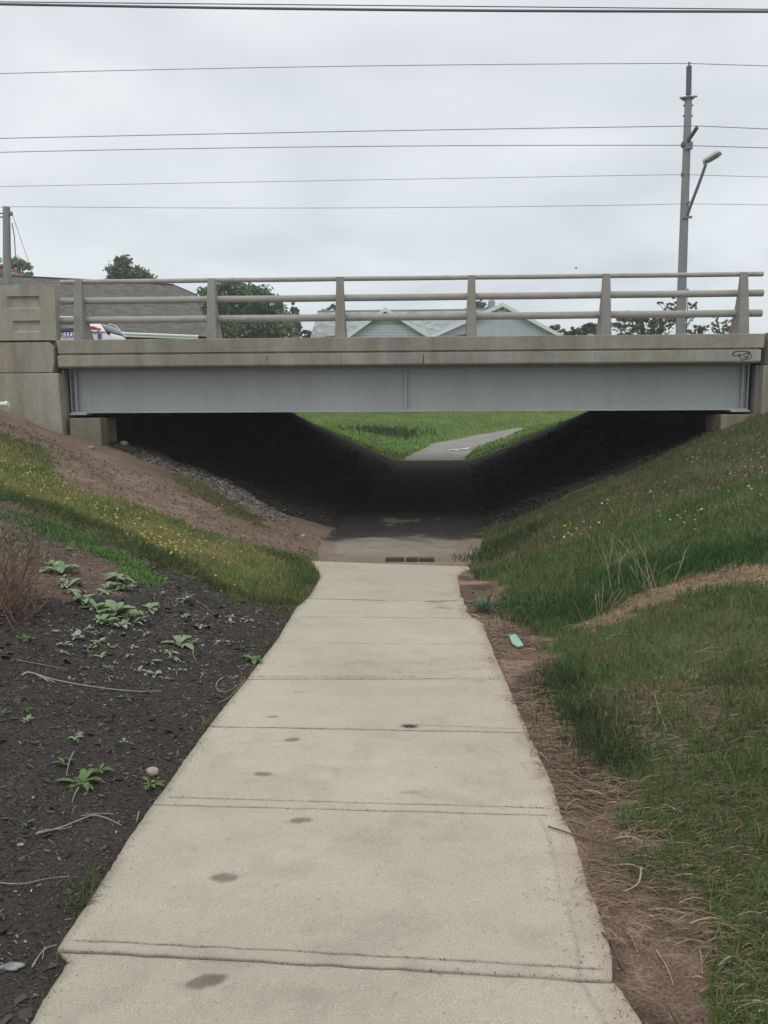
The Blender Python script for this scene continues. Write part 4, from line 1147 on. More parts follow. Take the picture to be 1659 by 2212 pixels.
tree('broadleaf_tree', 'big dense dark tree between the shingled roof and the pale house', [(500,645,66,36),(560,665,48,38),(470,690,50,50),(540,710,80,45),(600,705,30,35),(450,640,26,20)], 62, (.055,.085,.045), leaf=.17, seed=4, dens=1.1, clump=.75)
tree('columnar_tree', 'narrow upright tree left of the pale house', [(637,675,8,22),(640,710,10,30)], 64, (.06,.09,.05), leaf=.15, seed=5, dens=1.5, clump=.35)
tree('small_tree', 'pale green small tree between the dark tree and the narrow upright tree', [(612,700,20,28),(625,725,20,22)], 61, (.12,.16,.09), leaf=.12, seed=6, dens=.7, clump=.28, loose=True)
tree('small_tree', 'tiny dark treetop peeping over the pale house ridge beside the third post', [(722,668,12,8),(708,672,12,5),(720,700,20,25)], 84, (.06,.085,.055), leaf=.18, seed=7, clump=.4)
tree('broadleaf_tree', 'dark tree showing left of the arched vent gable peak', [(1042,664,22,12),(1020,672,16,10),(1040,700,30,30)], 84, (.055,.08,.055), leaf=.2, seed=8, clump=.5)
tree('bush', 'small dark bush at the left corner of the pale house', [(662,722,14,12)], 66, (.06,.085,.05), leaf=.14, seed=9, clump=.35)
tree('bush', 'dark treetop beyond the right slope of the arched vent gable', [(1197,709,13,9),(1210,722,16,9)], 70, (.05,.075,.045), leaf=.16, seed=10, clump=.4)
tree('bush', 'dark rounded bush just left of the fifth railing post', [(1262,715,30,10),(1285,711,22,12),(1238,722,18,7)], 58, (.045,.055,.045), leaf=.14, seed=11, clump=.4, dens=1.4)
tree('broadleaf_tree', 'loose crowned tree between the fifth post and the tall pole', [(1355,700,36,24),(1400,702,40,22),(1350,683,14,10),(1430,700,30,26),(1385,690,18,12)], 60, (.055,.07,.042), leaf=.11, seed=12, dens=.5, clump=.27, loose=True)
tree('broadleaf_tree', 'tall sparse branched tree directly behind the tall pole', [(1465,655,18,8),(1490,660,22,8),(1462,640,10,8),(1480,628,9,6),(1450,665,14,10),(1470,690,26,14),(1425,655,8,5)], 58, (.055,.07,.045), leaf=.10, seed=13, dens=.42, clump=.22, trunk_u=1478, loose=True)
tree('bush', 'low dark bush to the right of the tall pole base', [(1500,712,22,8),(1520,708,12,9)], 58, (.05,.065,.04), leaf=.11, seed=14, clump=.24, dens=.7, loose=True)
tree('small_tree', 'wispy green tree just left of the last railing post', [(1560,706,24,13),(1545,695,8,12),(1580,700,14,12)], 60, (.07,.09,.055), leaf=.09, seed=15, dens=.45, clump=.22, loose=True)

# ------------------------------------------------------------------ grass, chips and straw (uncountable)
def blades(name, pts, h, w, lean, cols, mt=None, flat=None):
    n = len(pts); rng = RNG
    an = rng.uniform(0, 2*math.pi, n); la = rng.uniform(0, 2*math.pi, n)
    h = h*rng.uniform(.5, 1.25, n); w = w*rng.uniform(.7, 1.3, n); le_ = lean*rng.uniform(.2, 1.3, n)
    side = np.stack([np.cos(an), np.sin(an), np.zeros(n)], 1)*w[:, None]
    ld = np.stack([np.cos(la), np.sin(la), np.zeros(n)], 1)
    up = np.array([0, 0, 1.])
    hz_ = h*np.sqrt(np.clip(1-le_**2*.6, .08, 1))
    mid = pts+ld*(h*le_*.35)[:, None]+up*(hz_*.6)[:, None]
    tip = pts+ld*(h*le_*1.0)[:, None]+up*(hz_*.95)[:, None]
    v = np.stack([pts-side, pts+side, mid+side*.7, mid-side*.7, tip], 1).reshape(-1, 3)
    b = np.arange(n)*5
    q = np.stack([b, b+1, b+2, b+3], 1); t = np.stack([b+3, b+2, b+4], 1)
    c = np.repeat(cols, 5, 0)
    o = np_mesh(name, v, [q, t], mt or M['blade'], {'base': c})
    return o
def scatter(n, x0, x1, y0, y1, keep, rng=RNG):
    x = rng.uniform(x0, x1, n); y = rng.uniform(y0, y1, n)
    k = keep(x, y); x, y = x[k], y[k]
    return x, y
def infrust(x, y, z, mrg=60):
    P = np.array(CAMROT.inverted()) @ np.stack([x, y, z])
    d = -P[2]; u = CU+F*P[0]/d; v = CV-F*P[1]/d
    return (d > .3) & (u > -mrg*4) & (u < 1659+mrg*4) & (v < 2212+mrg*8) & (v > 500)
GR = []
def grass_zone(zone, dens, x0, x1, y0, y1, h, w, colf, extra=None, lean=.7):
    area = (x1-x0)*(y1-y0); n = int(area*dens)
    x = RNG.uniform(x0, x1, n); y = RNG.uniform(y0, y1, n)
    g = regions(x, y); k = g == zone
    k &= ~((x > SWL(y)-.0) & (x < SWR(y)+.0) & (y < YE+.02))
    x, y = x[k], y[k]
    if extra is not None:
        k = extra(x, y); x, y = x[k], y[k]
    z = Hfine(x, y); k = infrust(x, y, z); x, y, z = x[k], y[k], z[k]
    hh = h(x, y) if callable(h) else h
    c = colf(x, y)*RNG.uniform(.7, 1.35, len(x))[:, None]
    GR.append((np.stack([x, y, z-.006], 1), hh*np.ones(len(x)), w*np.ones(len(x)), lean*np.ones(len(x)), c))
def mixc(t, a, b): t = t[:, None]; return np.array(a)*(1-t)+np.array(b)*t
def flush(name, label=None):
    P = [np.concatenate([g[i] for g in GR]) for i in range(5)]; GR.clear()
    o = blades(name, P[0], P[1], P[2], P[3], P[4]); tag(o, kind='stuff')
    if label: o['label'] = label; o['category'] = 'grass'
    return o
def colR(x, y):
    t = sstep(.46, .70, fbm(x, y, .9, 71))*.8; c = mixc(t, (.098,.165,.05), (.15,.15,.062))
    r = RNG.random(len(x)) < (.05+.12*t); c[r] = (.21,.185,.10)
    return c
dR = lambda x, y: RNG.random(len(x)) < (.45+.55*sstep(.35, .6, fbm(x, y, 2.3, 73)))
hR = lambda x, y: (.055+.07*fbm(x, y, 1.3, 75))
grass_zone(6, 5200, .3, 5, .6, 3.6, hR, .0022, colR, dR, .9)
grass_zone(6, 2600, .5, 6, 3.6, 7, lambda x, y: hR(x, y)*1.1, .0032, colR, dR, .85)
grass_zone(6, 1100, .6, 9, 7, 10.5, lambda x, y: hR(x, y)*1.25, .0055, colR, dR, .75)
def colR2(x, y):
    t = np.clip(sstep(.40, .58, fbm(x, y, .9, 71))+sstep(9.8, 12.5, y)*.35*sstep(2, 4, x), 0, 1); return mixc(t, (.10,.15,.05), (.14,.132,.065))
d2 = lambda x, y: RNG.random(len(x)) < (.30+.6*sstep(.4, .6, fbm(x, y, 1.6, 76)))
grass_zone(6, 750, .6, 10, 10.5, 15.4, .09, .0065, colR2, d2, .8)
grass_zone(8, 900, .3, 6, 4.5, 9, .05, .003, lambda x, y: mixc(fbm(x, y, 2, 5), (.09,.12,.045), (.24,.19,.10)), lambda x, y: RNG.random(len(x)) < sstep(.42, .66, fbm(x, y, 2.4, 98)), .9)
grass_zone(7, 700, .3, 4, .8, 9, .05, .0022, lambda x, y: mixc(fbm(x, y, 2, 5), (.07,.11,.04), (.16,.13,.07)), lambda x, y: RNG.random(len(x)) < sstep(.5, .72, fbm(x, y, 2.1, 97)), .9)
for i in range(150):
    tx, ty = RNG.uniform(.8, 5.5), RNG.uniform(1.6, 12)
    if regions(np.array([tx]), np.array([ty]))[0] != 6: continue
    n = 46; a_ = RNG.normal(0, .045+.01*ty, (n, 2)); x = tx+a_[:, 0]; y = ty+a_[:, 1]; o_ = np.ones(n)
    cc = np.array(((.085,.16,.045), (.12,.17,.055), (.20,.19,.09))[RNG.integers(3)])
    GR.append((np.stack([x, y, Hfine(x, y)-.005], 1), RNG.uniform(.10, .17)*o_, (.0022+.0004*ty)*o_, .75*o_, cc*RNG.uniform(.7, 1.3, n)[:, None]))
o = flush('grass', 'green and brown grass covering the right bank')
def colL(x, y):
    t = sstep(.38, .62, fbm(x, y, .8, 81)); c = mixc(t, (.135,.19,.055), (.29,.275,.115))
    r = RNG.random(len(x)) < .15; c[r] = (.24,.22,.11)
    return c
hL = lambda x, y: (.05+.05*fbm(x, y, 1.3, 85))
grass_zone(1, 1900, -5.5, -.3, 5, 9, hL, .0045, colL, None, .8)
grass_zone(1, 1100, -9, -.3, 9, 14.9, hL, .006, colL, None, .8)
grass_zone(2, 500, -7, -1, 9, 15, .06, .006, lambda x, y: mixc(fbm(x, y, 2, 5), (.09,.10,.05), (.15,.12,.07)), None, .9)
grass_zone(0, 110, -9, -.9, 8.5, 15, .06, .006, lambda x, y: mixc(sstep(.5, .6, fbm(x, y, 1.2, 6)), (.20,.15,.10), (.10,.10,.06)), lambda x, y: RNG.random(len(x)) < sstep(.45, .62, fbm(x, y, 1.3, 99)), 1.0)
o = flush('grass', 'yellow green grass band on the left bank')
# dark fringe where the grass overhangs the planting bed; darker tuft near the slab
def near_px(poly_px, width):
    pts = [on_ground(u, v) for u, v in poly_px]
    def f(n):
        t = RNG.uniform(0, len(pts)-1.001, n); i = t.astype(int); fr = t-i
        A = np.array([(p.x, p.y) for p in pts]); q = A[i]*(1-fr[:, None])+A[i+1]*fr[:, None]
        q = q+RNG.normal(size=(n, 2))*width; return q[:, 0], q[:, 1]
    return f
def strip(poly, width, n, h, w, col, lean=.7, cj=.3):
    x, y = near_px(poly, width)(n); k = ~((x > SWL(y)) & (x < SWR(y)) & (y < YE)); x, y = x[k], y[k]
    z = Hfine(x, y); c = np.tile(np.array(col), (len(x), 1))*RNG.uniform(1-cj, 1+cj, len(x))[:, None]
    o_ = np.ones(len(x)); GR.append((np.stack([x, y, z-.005], 1), h*o_, w*o_, lean*o_, c))
strip([(-100,1030),(60,1085),(150,1120),(250,1155),(330,1200),(400,1232)], .16, 4200, .09, .005, (.075,.105,.042))
strip([(400,1232),(470,1265),(560,1298),(640,1300)], .06, 2500, .06, .004, (.09,.11,.05))
strip([(600,1200),(640,1215),(670,1240),(668,1262),(640,1290)], .15, 2600, .09, .004, (.065,.12,.036))
strip([(100,960),(60,985),(20,960),(-40,940),(10,920)], .35, 900, .08, .006, (.085,.115,.05))
strip([(180,905),(230,945),(300,985),(120,880)], .12, 500, .09, .006, (.08,.095,.05))
strip([(1035,1215),(1080,1180),(1150,1140),(1060,1200)], .2, 2000, .10, .006, (.05,.09,.03))
strip([(1300,1255),(1400,1240),(1500,1215),(1659,1185)], .22, 5500, .12, .004, (.06,.13,.042))
strip([(1110,1300),(1180,1335),(1240,1330),(1290,1300)], .17, 4500, .11, .0035, (.055,.115,.038))
strip([(1210,1440),(1230,1520),(1290,1590),(1330,1660)], .09, 3500, .09, .0025, (.05,.09,.033))
strip([(400,1245),(470,1285),(560,1315),(640,1312),(672,1285)], .14, 900, .045, .0035, (.11,.14,.055))
strip([(610,1195),(665,1205),(700,1222),(690,1245)], .16, 700, .05, .004, (.12,.15,.06))
o = flush('grass', 'longer dark grass fringes along the bank edges')
# weeds in the planting bed (ground-hugging, uncountable)
strip([(60,1120),(120,1150),(180,1170)], .16, 2400, .06, .008, (.10,.19,.06), 1.0)
strip([(190,1190),(250,1200),(290,1225),(330,1262)], .09, 2000, .05, .009, (.12,.25,.06), 1.1)
strip([(120,1140),(200,1165),(270,1190)], .25, 1500, .05, .007, (.12,.17,.08), 1.1)
strip([(20,1100),(60,1140),(20,1180),(80,1210)], .15, 1500, .05, .010, (.20,.21,.15), 1.1, .4)
strip([(560,1440),(530,1480),(490,1540),(440,1580)], .03, 380, .09, .002, (.17,.15,.07), 1.2, .4)
strip([(260,1850),(205,1930),(175,1960),(200,1900)], .03, 300, .06, .002, (.10,.12,.045), 1.2, .4)
strip([(150,2060),(115,2130),(85,2190)], .015, 220, .04, .0015, (.12,.10,.06), 1.2, .4)
strip([(640,1310),(600,1370),(560,1430)], .03, 300, .06, .002, (.14,.12,.06), 1.2, .4)
strip([(440,1590),(380,1660),(350,1710)], .02, 200, .04, .002, (.12,.10,.06), 1.2, .4)
o = flush('ground_weeds'); tag(o, 'low green weeds creeping over the dark planting bed', 'weeds')
# mulch chips
def chips(name, n, zone, x0, x1, y0, y1, size, colf, asp=2.2, lift=.004):
    x = RNG.uniform(x0, x1, n); y0r = RNG.uniform(0, 1, n); y = y0+(y1-y0)*y0r**1.5
    k = np.isin(regions(x, y), zone) & ~((x > SWL(y)-.01) & (x < SWR(y)+.01) & (y < YE)); x, y = x[k], y[k]
    z = Hfine(x, y); k = infrust(x, y, z); x, y, z = x[k], y[k], z[k]; n = len(x)
    an = RNG.uniform(0, 6.28, n); s = size*RNG.uniform(.35, 1.4, n)*(.7+.12*y)
    d = np.stack([np.cos(an), np.sin(an), RNG.normal(0, .28, n)], 1)*s[:, None]; e = np.stack([-np.sin(an), np.cos(an), RNG.normal(0, .35, n)], 1)*(s/asp)[:, None]
    c0 = np.stack([x, y, z+lift+s*.15], 1); up = np.array([0, 0, 1])*(s*.22)[:, None]
    v = np.stack([c0-d-e*.6, c0+d*.8-e, c0+d+e*.5, c0-d*.7+e, c0+up+d*.1], 1).reshape(-1, 3)
    b = np.arange(n)*5
    t = np.concatenate([np.stack([b+i, b+(i+1) % 4, b+4], 1) for i in range(4)])
    return np_mesh(name, v, [t], M['chips'], {'base': np.repeat(colf(x, y, n), 5, 0)})
def cm(x, y, n):
    r = RNG.random(n); c = np.tile((.047,.041,.038), (n, 1))*RNG.uniform(.45, 2.0, n)[:, None]
    c[r > .93] = (.13,.11,.09); c[r > .975] = (.22,.19,.16); c[r > .994] = (.40,.37,.33); return c
o = chips('mulch', 170000, [4], -5, .1, .9, 9.5, .0055, cm); tag(o, 'dark shredded mulch covering the left planting bed', 'mulch', kind='stuff')
o = chips('mulch', 16000, [4, 5], -5, .1, .9, 9.5, .010, lambda x, y, n: np.array((.085,.072,.064))*RNG.uniform(.5, 2.6, n)[:, None], 3.2); tag(o, 'larger brown bark flakes and leaf litter over the mulch', 'mulch', kind='stuff')
def cb(x, y, n):
    r = RNG.random(n); c = np.tile((.15,.112,.09), (n, 1))*RNG.uniform(.6, 1.5, n)[:, None]; c[r > .9] = (.25,.22,.18); return c
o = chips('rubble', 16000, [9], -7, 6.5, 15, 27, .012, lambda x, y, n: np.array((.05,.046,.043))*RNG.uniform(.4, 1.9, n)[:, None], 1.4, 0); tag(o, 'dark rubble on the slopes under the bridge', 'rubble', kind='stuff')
o = chips('soil_crumbs', 26000, [5, 0], -8, .1, 5, 14.5, .009, cb); tag(o, 'loose brown soil crumbs and litter on the left bank', 'soil', kind='stuff')
def cg(x, y, n):
    return np.array((.24,.225,.215))*RNG.uniform(.5, 1.4, n)[:, None]
o = chips('gravel', 42000, [3], -7, -1, 9, 18, .010, cg, 1.3, .0); tag(o, 'grey rubble strip running down from the left abutment', 'gravel', kind='stuff')
o = chips('grit', 9000, [10], -2, 1.6, 8, 15, .0035, lambda x, y, n: np.array((.24,.19,.155))*RNG.uniform(.5, 1.5, n)[:, None], 1.4, .0); tag(o, 'brown grit washed over the path by the slab end', 'grit', kind='stuff')
def slab_grit():
    xs_, ys_ = [], []
    n = 1500; y = 1.6+RNG.random(n)**1.2*7.5; e = RNG.exponential(.05, n); sd_ = RNG.random(n) < .38
    xs_.append(np.where(sd_, SWL(y)+.01+e*.6, SWR(y)-.01-e*1.3)); ys_.append(y)
    n = 500; xs_.append(RNG.uniform(-.9, .65, n)); ys_.append(1.7+RNG.random(n)*6)
    for a, b, w, s_ in jl:
        n = int(170*s_); t = RNG.random(n); xs_.append(a[0]+(b[0]-a[0])*t); ys_.append(a[1]+(b[1]-a[1])*t+RNG.normal(0, w*.8, n))
    x = np.concatenate(xs_); y = np.concatenate(ys_); k = (x > SWL(y)+.01) & (x < SWR(y)-.01) & (y < YE-.1); x, y = x[k], y[k]; n = len(x)
    s_ = RNG.uniform(.0012, .0038, n)*(.8+.08*y); an = RNG.uniform(0, 6.28, n); z = SLAB_V0+SLAB_S*y-.001
    d = np.stack([np.cos(an), np.sin(an), 0*an], 1)*s_[:, None]; e = np.stack([-np.sin(an), np.cos(an), 0*an], 1)*(s_*.6)[:, None]; c0 = np.stack([x, y, z], 1)
    v = np.stack([c0-d, c0-e, c0+d, c0+e, c0+np.array([0, 0, 1])*(s_*.8+.002)[:, None]], 1).reshape(-1, 3); b = np.arange(n)*5
    t = np.concatenate([np.stack([b+i, b+(i+1) % 4, b+4], 1) for i in range(4)])
    return np_mesh('path_grit', v, [t], M['chips'], {'base': np.repeat(np.array((.20,.16,.125))*RNG.uniform(.4, 1.6, n)[:, None], 5, 0)})
tag(slab_grit(), 'brown grit and crumbs scattered along the slab edges and joints', 'grit', kind='stuff')
o = chips('mulch_clods', 3800, [4], -5, .1, .9, 9.5, .016, lambda x, y, n: np.array((.05,.044,.041))*RNG.uniform(.5, 1.8, n)[:, None], 1.3); tag(o, 'dark lumps and clods in the planting bed', 'mulch', kind='stuff')
# straw litter on the right dirt strip
def straws(name, n, zone, x0, x1, y0, y1, Lm, colf, wd=.0016):
    x = RNG.uniform(x0, x1, n); y = RNG.uniform(y0, y1, n)
    k = np.isin(regions(x, y), zone) & (x > SWR(y)-.03); x, y = x[k], y[k]
    pr = fbm(x, y, 2.6, 91); k = RNG.random(len(x)) < sstep(.3, .6, pr); x, y = x[k], y[k]; n = len(x)
    an = np.where(RNG.random(n) < .7, RNG.normal(-.35, .35, n), RNG.uniform(0, 6.28, n)); L_ = Lm*RNG.uniform(.3, 1.6, n)
    seg = 4; cur = RNG.normal(0, .14, n); vs = []; px_, py_ = x.copy(), y.copy(); w = wd*RNG.uniform(.6, 1.5, n)*(.8+.08*y); lift = RNG.uniform(.003, .022, n)
    for i in range(seg+1):
        a_ = an+cur*i/seg; nx_, ny_ = -np.sin(a_), np.cos(a_)
        z = np.where((px_ < SWR(py_)+.01) & (py_ < YE), np.maximum(Hfine(px_, py_), SLAB_V0+SLAB_S*py_+.003), Hfine(px_, py_))+lift*(.4+math.sin(math.pi*i/seg)); ww = w*(1-.5*i/seg)
        vs += [np.stack([px_-nx_*ww, py_-ny_*ww, z], 1), np.stack([px_+nx_*ww, py_+ny_*ww, z+ww*.6], 1)]
        px_ = px_+np.cos(a_)*L_/seg; py_ = py_+np.sin(a_)*L_/seg
    v = np.stack(vs, 1).reshape(-1, 3); b = np.arange(n)*(2*(seg+1))
    q = np.concatenate([np.stack([b+2*i, b+2*i+1, b+2*i+3, b+2*i+2], 1) for i in range(seg)])
    return np_mesh(name, v, [q], M['straw'], {'base': np.repeat(colf(n), 2*(seg+1), 0)})
def cs(n):
    c = np.tile((.20,.15,.10), (n, 1))*RNG.uniform(.35, 1.3, n)[:, None]; r = RNG.random(n); c[r > .96] = (.38,.32,.23); return c
o = straws('dry_straw', 26000, [7, 6], .3, 2.6, .8, 5, .09, cs); tag(o, 'dry brown straw and stems littering the dirt strip right of the slabs', 'straw', kind='stuff')
o = straws('dry_straw', 9000, [7, 8], .3, 5.5, 4.5, 9, .11, lambda n: cs(n)*1.15, .002); tag(o, 'tan straw lying on the worn track through the right grass', 'straw', kind='stuff')
o = straws('grass_litter', 1500, [6], .6, 5, 1.2, 8, .16, lambda n: np.tile((.26,.24,.14), (n, 1))*RNG.uniform(.5, 1.3, n)[:, None], .0012); tag(o, 'long pale dead stems tangled through the right bank grass', 'dead grass', kind='stuff')
o = chips('dirt_crumbs', 60000, [7, 8], .3, 5.5, .8, 9, .0055, lambda x, y, n: np.array((.17,.115,.085))*RNG.uniform(.4, 1.5, n)[:, None], 1.5, .0); tag(o, 'crumbly reddish dirt on the strip right of the slabs', 'dirt', kind='stuff')
# grass beyond the bridge
def far_grass():
    n = 60000
    x = RNG.uniform(-12, 14, n); y = 28.6+RNG.random(n)**1.3*36
    k = ~inpoly(FARPATH, x, y); x, y = x[k], y[k]; z = H(x, y)
    k = infrust(x, y, z); x, y, z = x[k], y[k], z[k]
    t = sstep(.4, .62, fbm(x, y, .35, 95)); c = mixc(t, (.13,.225,.055), (.26,.32,.11))*RNG.uniform(.75, 1.25, len(x))[:, None]
    o_ = np.ones(len(x)); GR.append((np.stack([x, y, z-.01], 1), .10*o_+.06*t, .018*o_, .8*o_, c))
    p = on_ground(840, 935); m_ = 900
    x = p.x+RNG.normal(size=m_)*1.0; y = p.y+RNG.normal(size=m_)*1.6; z = H(x, y)
    o_ = np.ones(m_); GR.append((np.stack([x, y, z], 1), .28*o_, .02*o_, .7*o_, np.tile((.06,.085,.035), (m_, 1))*RNG.uniform(.6, 1.3, m_)[:, None]))
far_grass(); o = flush('grass', 'bright green field grass beyond the underpass')

# ------------------------------------------------------------------ flowers: individuals sharing mesh data
def flower_proto(name, mt, r, petals, stem):
    m_ = MB()
    for k in range(petals):
        a = 2*math.pi*k/petals; b = a+math.pi/petals*1.1; c_ = a-math.pi/petals*1.1
        m_.add([(0,0,stem+.3*r), (r*.75*math.cos(c_), r*.75*math.sin(c_), stem+r*.25), (r*math.cos(a), r*math.sin(a), stem), (r*.75*math.cos(b), r*.75*math.sin(b), stem+r*.25)], [(0,1,2,3)])
    m_.blob((0,0,stem+.2*r), (r*.45,r*.45,r*.35), rough=.02, sub=1)
    m_.tube([(0,0,stem*.4), (.003,0,stem*.7), (0,0,stem)], r*.06, 4)
    return m_
def flowers(name, label, group, pts, mt, r, stem, cat='flower', petals=9):
    me = None
    for i, (x, y) in enumerate(pts):
        z = float(Hfine(np.array(x), np.array(y)))
        if me is None:
            o_ = flower_proto(name, mt, r, petals, stem).build(name, mt); me = o_.data
        else:
            o_ = bpy.data.objects.new(name, me); COL.objects.link(o_)
        o_.location = (x, y, z); s = random.uniform(.65, 1.3); o_.scale = (s, s, s)
        o_.rotation_euler = (random.uniform(-.2, .6), random.uniform(-.35, .35), random.uniform(0, 6.28))
        tag(o_, label, cat, group)
def sc_px(polys, n, seed):
    rr = random.Random(seed); out = []
    while len(out) < n:
        pl = rr.choices(polys, [p[4] for p in polys])[0]
        t = rr.random(); u = pl[0]+(pl[2]-pl[0])*t+rr.gauss(0, 12); v = pl[1]+(pl[3]-pl[1])*t+rr.gauss(0, 1)*pl[5]
        p = on_ground(u, v); out.append((p.x, p.y))
    return out
flowers('yellow_flower', 'small yellow flower in the grass band on the left bank', 'yellow flowers on the left bank',
        sc_px([(0,1015,150,1050,2.2,14),(100,1060,330,1140,2.4,16),(220,1110,420,1200,3.2,14),(300,1165,420,1200,2,8),(280,1100,540,1210,1.4,26),(0,1030,150,1075,1.2,18),(450,1270,540,1280,.15,8)], 225, 1), M['yellow'], .0135, .05)
flowers('yellow_flower', 'small pale yellow flower in the weedy patch beside the rubble strip', 'pale flowers beside the rubble strip',
        sc_px([(375,1020,470,1060,1,9),(440,1050,580,1125,2,13)], 48, 2), M['yellow'], .016, .05)
flowers('yellow_flower', 'small yellow flower low on the right bank', 'yellow flowers on the right bank',
        sc_px([(1170,1150,1330,1130,1.5,14),(1210,1165,1260,1160,.8,5),(1290,1100,1360,1080,.6,7),(1090,1160,1100,1168,.1,3)], 34, 3), M['yellow'], .018, .06)
flowers('white_flower', 'small cream flower on the upper right bank below the abutment', 'cream flowers on the right bank',
        sc_px([(1480,1000,1650,960,1.6,22),(1540,1070,1659,1020,2,28),(1330,1090,1460,1050,.8,14),(1380,1115,1520,1140,.7,10)], 120, 4), M['white_p'], .0145, .05)

# ------------------------------------------------------------------ plants in the bed
def leaf_geo(mb_, base, az, L_, wd, el, fold=.25, droop=.5, seg=5, cols=None):
    pts = []; p = Vector(base); a = el
    for i in range(seg+1):
        pts.append((p.copy(), a)); a -= droop/seg*(1.2); p = p+Vector((math.cos(az)*math.cos(a), math.sin(az)*math.cos(a), math.sin(a)))*(L_/seg)
    side = Vector((-math.sin(az), math.cos(az), 0)); vs = []
    prof = [.12, .62, 1.0, .92, .55, .03]
    for i, (q, a_) in enumerate(pts):
        w = wd*prof[min(5, round(i*5/seg))]; nrm = Vector((-math.cos(az)*math.sin(a_), -math.sin(az)*math.sin(a_), math.cos(a_)))
        wob = 1+random.uniform(-.12, .12)
        vs += [q+side*w*wob+nrm*w*fold, q-nrm*w*.06, q-side*w*wob+nrm*w*fold]
    fs = []
    for i in range(seg): fs += [(3*i, 3*i+1, 3*i+4, 3*i+3), (3*i+1, 3*i+2, 3*i+5, 3*i+4)]
    mb_.add(vs, fs, True)
M['sage'] = mat('felted_sage_leaf', (.165,.25,.13), rough=.85, var=.3, scale=16, translucent=.12, col2=(.29,.38,.24))
M['sage2'] = mat('felted_grey_leaf', (.25,.26,.22), rough=.85, var=.3, scale=16, translucent=.12, col2=(.38,.39,.35))
M['greenleaf'] = mat('fresh_green_leaf', (.075,.14,.05), rough=.55, var=.3, scale=16, translucent=.18, col2=(.15,.24,.085))
M['bluegreen'] = mat('blue_green_blade', (.10,.15,.10), rough=.7, var=.3, scale=20, translucent=.15)
M['jweed'] = mat('joint_weed', (.05,.075,.03), rough=.8, var=.4, scale=30)
def rosette(name, u, v, rpx, n, mt, label, kind='sage', group='leafy plants in the mulch bed', ylist=None):
    p = on_ground(u, v); p.z = float(Hfine(np.array(p.x), np.array(p.y))); r = rpx*p.y/F*1.25
    m_ = MB(); rr = random.Random(int(u*7+v)); 
    for k in range(n):
        az = 2*math.pi*k/n+rr.uniform(-.4, .4); L_ = r*rr.uniform(.6, 1.15)
        off = r*rr.uniform(0, .25)
        b = (p.x+math.cos(az)*off, p.y+math.sin(az)*off, p.z+rr.uniform(0, .01))
        if kind == 'sage': leaf_geo(m_, b, az, L_, L_*.27, rr.uniform(.35, 1.1), .35, rr.uniform(.5, 1.0))
        elif kind == 'green': leaf_geo(m_, b, az, L_, L_*.15, rr.uniform(.25, .9), .25, rr.uniform(.5, 1.0))
        else: leaf_geo(m_, b, az, L_*1.2, L_*.045, rr.uniform(.7, 1.35), .2, rr.uniform(.2, .9))
    o_ = m_.build(name, mt, loc=p); tag(o_, label, 'plant', group); return o_
S, S2, GL = M['sage'], M['sage2'], M['greenleaf']
